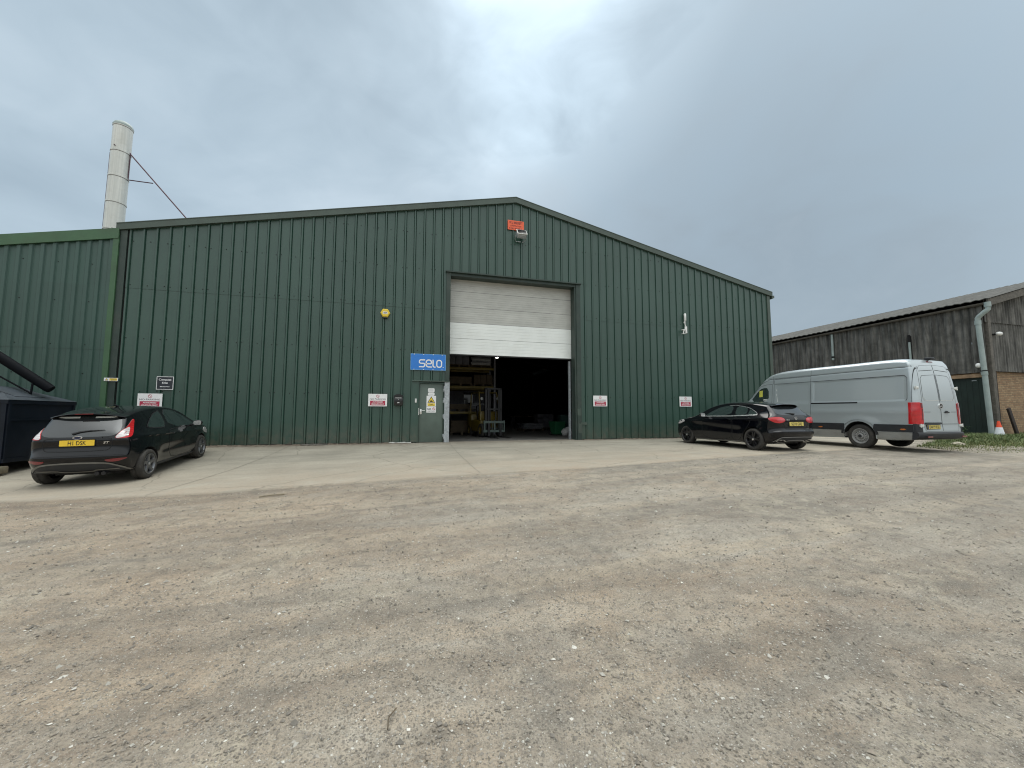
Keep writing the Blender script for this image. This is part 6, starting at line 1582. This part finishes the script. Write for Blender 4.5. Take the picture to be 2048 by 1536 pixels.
def make_van():
    P = M['paint_van']; hubs = (1.52, 5.45)
    C = place('van', 10.67, -6.76, 89.6, hubs, 'long silver high-roof panel van parked beside the barn', 'van')
    wz = table([.2, .32, .5, .75, 1.0, 1.42, 1.9, 2.2, 2.45, 2.7], [.895, .915, .925, .935, .94, .932, .888, .855, .82, .78], .05)
    px = table([0, .2, .6, 4.8, 5.5, 6.1, 6.7], [.955, .985, 1, 1, .985, .93, .82], .12)
    gx = table([0, 4.2, 5.0, 6.0], [1, 1, .975, .90], .2)
    def hw(x, z):
        h = wz(z) * px(x); up = sstep((z - 1.45) / .3); h = h * (1 - up + up * gx(x))
        h = h + .022 * np.exp(-(((x - hubs[0]) / .62) ** 2 + ((z - .55) / .42) ** 2) ** 3) + .015 * np.exp(-(((x - hubs[1]) / .55) ** 2 + ((z - .5) / .4) ** 2) ** 3)
        # pressed panels: upper side inset below the roof band, step under the waist line
        ins = sstep((z - 1.445) / .02) * sstep((2.165 - z) / .02) * (sstep((x - .30) / .03) * sstep((2.92 - x) / .03) + sstep((x - 3.02) / .03) * sstep((4.35 - x) / .03))
        h = h - .013 * ins + .010 * np.exp(-((z - 1.13) / .10) ** 2) - .012 * np.exp(-((z - 2.40) / .02) ** 2)
        return h
    def rnf(per, seg, v):
        z = per[:, 1]; return np.where(seg == 0, np.interp(z, [.4, 1.5, 2.4, 2.6], [.10, .10, .09, .05]), v)
    me = car_body(dict(rear=[(.05, .37), (.02, .48), (.02, .58), (.035, .75), (.05, 1.4), (.10, 2.0), (.17, 2.46), (.24, 2.62)],
                       top=[(.24, 2.62), (.45, 2.675), (2.0, 2.70), (3.8, 2.70), (4.45, 2.655), (4.80, 2.53), (5.28, 2.09), (5.85, 1.48), (6.02, 1.33), (6.34, 1.22), (6.53, 1.04)],
                       front=[(6.46, .25), (6.57, .40), (6.61, .65), (6.53, 1.04)], bottom=[(.05, .37), (.5, .30), (1.5, .30), (3, .27), (5, .25), (6.46, .25)],
                       hw=hw, ry=(.14, .26, .35, .05), rn=(.10, .12, .22, .04), crown=(.03, .025, .08, 0), rn_f=rnf, na=200, nc=90))
    me.materials.append(P); me.materials.append(M['rim_dark']); body = link('body', me, C); cut_arches(body, [(hubs[0], .39), (hubs[1], .39)], .44, .34, .95); sharp(body.data, 30); K = Skin(body); SM = M['seam_silver']
    for x in hubs:
        for s in (-1, 1): wheel(C, x, s * .80, .368, .22, 'steel', s)
    for s, v in ((1, 'L'), (-1, 'R')):
        # front door with its window
        b = MB(); K.patch(b, [(4.50, 2.20), (4.50, .55), (4.60, .42), (4.98, .42), (5.05, .80), (5.35, 1.0), (5.62, 1.05), (5.66, 1.52), (5.22, 1.98), (5.02, 2.15), (4.75, 2.20)], v, .0016, .003, .06, 0, 1, 0); dr = b.build('door', [P, SM], C, smooth=30)
        b = MB(); K.patch(b, [(4.66, 2.07), (4.64, 1.53), (5.55, 1.53), (5.12, 1.98), (4.95, 2.08)], v, .005, .005, .06, soft=1); b.build('side_window', M['glass_side'], C, smooth=30)
        b = MB(); K.patch(b, [(4.58, 1.23), (4.80, 1.23), (4.80, 1.28), (4.58, 1.28)], v, .03, .025, .05, soft=2); b.build('handle', M['plastic'], dr, smooth=30)
        if s == 1:
            b = MB(); K.patch(b, [(4.93, 1.73), (5.09, 1.72), (5.09, 1.97), (4.93, 1.98)], v, .008, .003, .05); b.build('yellow_notice', M['paper_yellow'], C); b = MB(); K.patch(b, [(4.72, 1.58), (4.88, 1.58), (4.88, 1.63), (4.72, 1.63)], v, .008, .003, .05); b.build('sticker_or_reflection_patch', M['white_dirty'], C)
        # sliding door seam lines, waist rail, roof bands
        b = MB(); K.patch(b, [(3.00, 2.38), (3.00, .54), (3.05, .50), (4.36, .50), (4.40, .55), (4.42, 2.20), (4.42, 2.38)], v, .0016, .003, .06, 0, 1, 0); sd = b.build('sliding_door', [P, SM], C, smooth=30)
        b = MB(); K.line(b, [(2.98, 1.418), (1.52, 1.412)], v, .040, .004, 0); b.build('door_rail', M['seam'], sd)
        b = MB(); K.line(b, [(.32, 2.405), (4.6, 2.405), (5.0, 2.25)], v, .012, .003, 0); K.line(b, [(.30, 1.44), (.27, 1.50), (.27, 2.10), (.34, 2.17), (4.40, 2.20)], v, .014, .003, 0); K.line(b, [(.17, 1.40), (.17, 2.50)], v, .010, .003, 0); K.line(b, [(3.0, 2.40), (3.0, 2.66)], v, .010, .003, 0); K.line(b, [(4.46, 2.20), (4.46, 2.62)], v, .010, .003, 0)
        b.build('body_seam', SM, C)
        b = MB(); K.line(b, [(4.26, 1.50), (4.32, 1.80), (4.32, 2.10)], v, .022, .004, 0, soft=1); b.build('bright_edge', M['white'], C)
        # black rub strip and silver sill
        for x0, x1 in ((.18, 1.10), (1.93, 5.02)):
            b = MB(); K.patch(b, [(x0, .545), (x1 + (.05 if x1 < 2 else 0), .545), (x1, .755), (x0, .755)], v, .014, .016, .06); b.build('rub_strip', M['plastic'], C, smooth=30)
            b = MB(); K.patch(b, [(x0, .325), (x1, .310), (x1, .535), (x0, .535)], v, .010, .012, .06); b.build('sill_panel', M['sill_silver'], C, smooth=30)
        b = MB(); n = 20; arc_ = [(hubs[0] + .49 * math.cos(R(8 + 164 * k / n)), .37 + .475 * math.sin(R(8 + 164 * k / n))) for k in range(n + 1)]; K.line(b, arc_, v, .075, .012, 0); b.build('arch_trim', M['plastic'], C, smooth=40)
        for x in (.34, 2.62, 4.2):
            b = MB(); K.patch(b, [(x, .60), (x + .13, .60), (x + .13, .642), (x, .642)], v, .022, .012, .04, soft=2); b.build('side_marker', M['light_amber'], C, smooth=30)
        b = MB(); K.patch(b, [(0.0, .335), (.17, .335), (.17, .78), (0.0, .78)], v, .016, .02, .05); b.build('bumper_corner', M['plastic'], C, smooth=30)
        # tail lamp: tall red unit wrapping the corner
        b = MB(); K.patch(b, [(s * u, w) for u, w in [(.735, .775), (.705, 1.05), (.71, 1.36), (.80, 1.385), (1.0, 1.385), (1.02, 1.0), (1.03, .775)]], 'B', .014, .018, .045); tl = b.build('tail_light', M['light_red'], C, smooth=35)
        b = MB(); K.patch(b, [(s * u, w) for u, w in [(.715, 1.22), (.715, 1.35), (.78, 1.37), (.78, 1.22)]], 'B', .017, .004, .04); K.patch(b, [(s * u, w) for u, w in [(.735, .90), (.715, 1.2), (.755, 1.2), (.775, .90)]], 'B', .017, .004, .04); b.build('dark_lens', M['light_dark_red'], tl, smooth=35)
        for z in (1.80, .735):
            p = K.hit('B', s * .80, z, .012); b = MB(); b.box(p.x - .02, p.x + .03, p.y - .07, p.y + .06, z - .035, z + .035, bev=.012); b.tube([(p.x - .012, p.y + s * .05, z - .05), (p.x - .012, p.y + s * .05, z + .05)], .016, 10); b.build('hinge', M['white_dirty'], C, smooth=40)
        # rear doors
        o = [(s * .04, .575), (s * .65, .575), (s * .70, .66), (s * .70, 1.40), (s * .645, 2.30), (s * .52, 2.44), (s * .04, 2.47)]; 
        b = MB(); K.patch(b, [(u - .045 + .002, w) if s == 1 else (u - .045 - .002, w) for u, w in [(u + (0 if abs(u) > .1 else -s * .032), w) for u, w in o]] if False else [(s * .008, .575)] + o[1:-1] + [(s * .008, 2.47)], 'B', .002, .004, .05, 0, 1, 0, .007); rd = b.build('rear_door', [P, SM], C, smooth=30)
        b = MB(); wo = [(s * .03, 1.44), (s * .56, 1.44), (s * .645, 1.54), (s * .60, 2.06), (s * .52, 2.15), (s * .03, 2.18)]; K.patch(b, wo, 'B', -.003 + .007, .004, .05, 0, 1); K.line(b, [(s * .03, 1.437), (s * .57, 1.437), (s * .655, 1.54)], 'B', .012, .008, 2); b.build('blank_window_panel', [P, SM, M['white_dirty']], rd, smooth=30)
        b = MB(); K.line(b, [(s * .02, .775), (s * .69, .775)], 'B', .014, .004, 0); K.line(b, [(s * .05, 2.32), (s * .60, 2.28)], 'B', .016, .004, 0); K.line(b, [(s * .42, 1.115), (s * .66, 1.115)], 'B', .012, .004, 0); b.build('door_crease', SM, rd)
    p = K.hit('B', -.20, 1.10, .01); b = MB(); b.box(p.x - .03, p.x + .02, -.30, -.14, 1.085, 1.125, bev=.015); b.box(p.x - .02, p.x + .02, -.26, -.18, 1.12, 1.15, bev=.012); b.build('rear_handle', M['plastic'], C, smooth=40)
    q = K.hit('B', 0, 1.28, .006); b = MB(); pl = lambda u, w, d: (q.x - .004 - d, -u, 1.285 + w); ring(b, .062, .075, pl, -.02, .01, 0, 32)
    b.prism([(.058 * math.cos(2 * PI * k / 24), .058 * math.sin(2 * PI * k / 24)) for k in range(24)], pl, -.02, .002, 1)
    for k in range(3):
        a = PI / 2 + k * 2 * PI / 3; n_ = Vector((-math.sin(a), math.cos(a))) * .013; e = Vector((math.cos(a), math.sin(a))) * .066; b.prism([n_, e, -n_], pl, .002, .010)
    b.build('star_badge', [M['chrome'], M['seam']], C)
    b = MB(); q = K.hit('B', .35, .80, 0); b.box(q.x - .045, q.x + .01, .07, .68, .775, .825, bev=.015); b.build('plate_lamp_bar', M['seam_silver'], C, smooth=40)
    q = K.hit('B', .36, .69, 0); plate(C, q.x - .012, .37, .695, 1, 'EW19 KSJ', .52, .111, 'plate_pale', True)
    # rear bumper with step
    b = MB(); V = []; n = 17
    for k in range(n):
        t = -1 + 2 * k / (n - 1); y = t * .925; dx = .12 * abs(t) ** 6
        for (x, z) in ((.10, .34), (.0, .36), (-.055, .42), (-.060, .515), (-.03, .552), (.08, .556)): V.append((x + dx, y, z))
    b.add(V, [(k * 6 + i, k * 6 + (i + 1) % 6, (k + 1) * 6 + (i + 1) % 6, (k + 1) * 6 + i) for k in range(n - 1) for i in range(6)] + [tuple(range(6)), tuple(range((n - 1) * 6, n * 6))]); bp = b.build('rear_bumper', M['plastic'], C, smooth=40)
    for s in (-1, 1):
        b = MB(); b.box(-.068, -.058, s * .70 - .10, s * .70 + .10, .405, .445, bev=.004); b.build('rear_reflector', M['light_dark_red'], bp)
    b = MB(); b.box(.12, .30, -.10, .08, 2.63, 2.70, bev=.03); b.build('roof_camera', M['plastic'], C, smooth=40)
    b = MB(); K.patch(b, [(-.12, 2.55), (.12, 2.55), (.12, 2.58), (-.12, 2.58)], 'B', .01, .01, .04); b.build('brake_light', M['light_dark_red'], C)
    b = MB(); K.patch(b, [(-.70, 1.52), (.70, 1.52), (.68, 1.95), (.60, 2.36), (-.60, 2.36), (-.68, 1.95)], 'F', .005, .005, .08, soft=1); b.build('windscreen', M['glass'], C, smooth=30)
    for s in (-1, 1): mirror(C, 5.62, s * 1.02, 1.36, s, M['plastic'], 1.5)
    b = MB(); b.box(.9, 6.2, -.6, .6, .28, .42); b.tube([(hubs[0], -.75, .345), (hubs[0], .75, .345)], .07, 10); b.build('axle_and_floor', M['rim_dark'], C)
# ------------------------------------------------------------------ sky, sun, camera
SUN_EL, SUN_AZ = 58.0, 20.0      # azimuth from +Y towards +X: behind the warehouse, veiled by cloud

def make_world():
    w = bpy.data.worlds.new('World'); SC.world = w; w.use_nodes = True; nt = w.node_tree; nt.nodes.clear()
    out = nt.nodes.new('ShaderNodeOutputWorld'); bg = nt.nodes.new('ShaderNodeBackground'); nt.links.new(bg.outputs[0], out.inputs[0])
    sky = nt.nodes.new('ShaderNodeTexSky'); sky.sky_type = 'NISHITA'; sky.sun_disc = False; sky.sun_elevation = R(SUN_EL); sky.sun_rotation = R(SUN_AZ)
    tc = N(nt, 'ShaderNodeTexCoord'); sx = N(nt, 'ShaderNodeSeparateXYZ'); nt.links.new(tc.outputs['Generated'], sx.inputs[0])
    zc = math_n(nt, 'MAXIMUM', sx.outputs[2], 0.0)
    # cloud deck seen in perspective: direction divided by its height
    den = math_n(nt, 'ADD', zc, 0.22); cx = N(nt, 'ShaderNodeCombineXYZ')
    nt.links.new(math_n(nt, 'DIVIDE', sx.outputs[0], den), cx.inputs[0]); nt.links.new(math_n(nt, 'DIVIDE', sx.outputs[1], den), cx.inputs[1])
    vd = coords(nt, (1, 1, 1.7), (.3, .9, .2), (0, 0, 0), 'Generated')
    big = noise(nt, vd, 2.3, 4, 0.5, 0.6); sml = noise(nt, vd, 5.5, 6, 0.55, 0.6)
    f = math_n(nt, 'ADD', math_n(nt, 'MULTIPLY', big, 0.68), math_n(nt, 'MULTIPLY', sml, 0.32))
    cloud = ramp(nt, f, [(0.34, (4.15, 5.25, 6.1)), (0.50, (5.0, 6.2, 7.1)), (0.66, (5.9, 7.1, 8.0))])
    # the overcast brightens overhead, and most where the sun stands behind it
    zen = N(nt, 'ShaderNodeMapRange'); zen.interpolation_type = 'SMOOTHSTEP'; zen.inputs[1].default_value = 0.74; zen.inputs[2].default_value = 0.97; zen.inputs[3].default_value = 1.0; zen.inputs[4].default_value = 4.2
    nt.links.new(sx.outputs[2], zen.inputs[0])
    hot = N(nt, 'ShaderNodeVectorMath', operation='DOT_PRODUCT'); a, e = R(19.5), R(47)
    hot.inputs[1].default_value = (math.sin(a) * math.cos(e), math.cos(a) * math.cos(e), math.sin(e)); nt.links.new(tc.outputs['Generated'], hot.inputs[0])
    hr = math_n(nt, 'ADD', hot.outputs['Value'], math_n(nt, 'MULTIPLY', math_n(nt, 'SUBTRACT', f, 0.5), 0.06))
    glow = math_n(nt, 'ADD', ramp(nt, hr, [(0.935, 0.0), (0.975, 0.16), (0.998, 0.66)]), 1.0)
    # unseen sky behind the camera, brightened as added fill for wall and vehicles
    bk = N(nt, 'ShaderNodeMapRange'); bk.interpolation_type = 'SMOOTHSTEP'; bk.inputs[1].default_value = 0.32; bk.inputs[2].default_value = -0.35; bk.inputs[3].default_value = 1.0; bk.inputs[4].default_value = 1.85
    nt.links.new(sx.outputs[1], bk.inputs[0])
    # a hedge-dark band low behind the camera, and a heavier bank of cloud low to the right
    lowb = N(nt, 'ShaderNodeMapRange'); lowb.interpolation_type = 'SMOOTHSTEP'; lowb.inputs[1].default_value = 0.02; lowb.inputs[2].default_value = 0.22; lowb.inputs[3].default_value = 0.22; lowb.inputs[4].default_value = 1.0
    nt.links.new(sx.outputs[2], lowb.inputs[0])
    back = N(nt, 'ShaderNodeMapRange'); back.interpolation_type = 'SMOOTHSTEP'; back.inputs[1].default_value = 0.0; back.inputs[2].default_value = -0.25
    nt.links.new(sx.outputs[1], back.inputs[0])
    band = math_n(nt, 'SUBTRACT', 1.0, math_n(nt, 'MULTIPLY', back.outputs[0], math_n(nt, 'SUBTRACT', 1.0, lowb.outputs[0])))
    bank = N(nt, 'ShaderNodeVectorMath', operation='DOT_PRODUCT'); a2, e2 = R(48), R(14)
    bank.inputs[1].default_value = (math.sin(a2) * math.cos(e2), math.cos(a2) * math.cos(e2), math.sin(e2)); nt.links.new(tc.outputs['Generated'], bank.inputs[0])
    bankf = ramp(nt, math_n(nt, 'ADD', bank.outputs['Value'], math_n(nt, 'MULTIPLY', math_n(nt, 'SUBTRACT', f, 0.5), 0.5)), [(0.85, 1.0), (1.0, 0.68)])
    k = math_n(nt, 'MULTIPLY', math_n(nt, 'MULTIPLY', zen.outputs[0], glow), bk.outputs[0])
    k = math_n(nt, 'MULTIPLY', math_n(nt, 'MULTIPLY', k, band), bankf)
    vm = N(nt, 'ShaderNodeVectorMath', operation='SCALE'); wf = math_n(nt, 'SUBTRACT', math_n(nt, 'MULTIPLY', zen.outputs[0], bk.outputs[0]), 1.0, True)
    nt.links.new(mix(nt, wf, cloud, (6.05, 6.25, 6.15)), vm.inputs[0]); nt.links.new(k, vm.inputs['Scale'])
    nt.links.new(mix(nt, 0.90, sky.outputs[0], vm.outputs[0]), bg.inputs[0]); bg.inputs[1].default_value = 0.10
    l = bpy.data.lights.new('sun', 'SUN'); l.energy = 1.4; l.angle = R(45); l.color = (1.0, 0.96, 0.90); o = bpy.data.objects.new('sun', l); COL.objects.link(o)
    d = Vector((math.sin(R(SUN_AZ)) * math.cos(R(SUN_EL)), math.cos(R(SUN_AZ)) * math.cos(R(SUN_EL)), math.sin(R(SUN_EL)))); o.rotation_euler = d.to_track_quat('Z', 'Y').to_euler(); o.location = d * 60

def make_camera():
    c = bpy.data.cameras.new('camera'); c.sensor_width = 36; c.lens = 36 * 766.06 / 2048; c.clip_start = .05; c.clip_end = 2000
    o = bpy.data.objects.new('camera', c); COL.objects.link(o); SC.camera = o
    yaw, pit, rol = R(15.0158), R(4.5469), R(.061)
    f = Vector((math.sin(yaw) * math.cos(pit), math.cos(yaw) * math.cos(pit), math.sin(pit))); r = Vector((math.cos(yaw), -math.sin(yaw), 0)); u = r.cross(f)
    r2 = r * math.cos(rol) + u * math.sin(rol); u2 = u * math.cos(rol) - r * math.sin(rol)
    m = Matrix((r2, u2, -f)).transposed().to_4x4(); m.translation = Vector((-3.9157, -14.0959, 1.0133)); o.matrix_world = m

def main():
    setup_materials(); make_world(); make_camera()
    make_ground(); make_apron(); make_warehouse(); make_left_shed(); make_barn(); make_weeds(); make_signs(); make_inside()
    make_fiesta(); make_merc(); make_van()
    vs = SC.view_settings; SC.display_settings.display_device = 'sRGB'; vs.view_transform = 'Standard'; vs.look = 'None'; vs.gamma = 1.0; vs.exposure = 0.0; vs.use_curve_mapping = False
    SC.render.engine = 'CYCLES'; cy = SC.cycles; cy.use_denoising = True; cy.max_bounces = 6; cy.diffuse_bounces = 3; cy.glossy_bounces = 3; cy.transmission_bounces = 2; cy.use_adaptive_sampling = True; cy.adaptive_threshold = 0.01
    cy.filter_width = 1.1
    try: cy.denoiser = 'OPENIMAGEDENOISE'; cy.denoising_input_passes = 'RGB_ALBEDO_NORMAL'; cy.denoising_prefilter = 'ACCURATE'
    except Exception: pass
main()
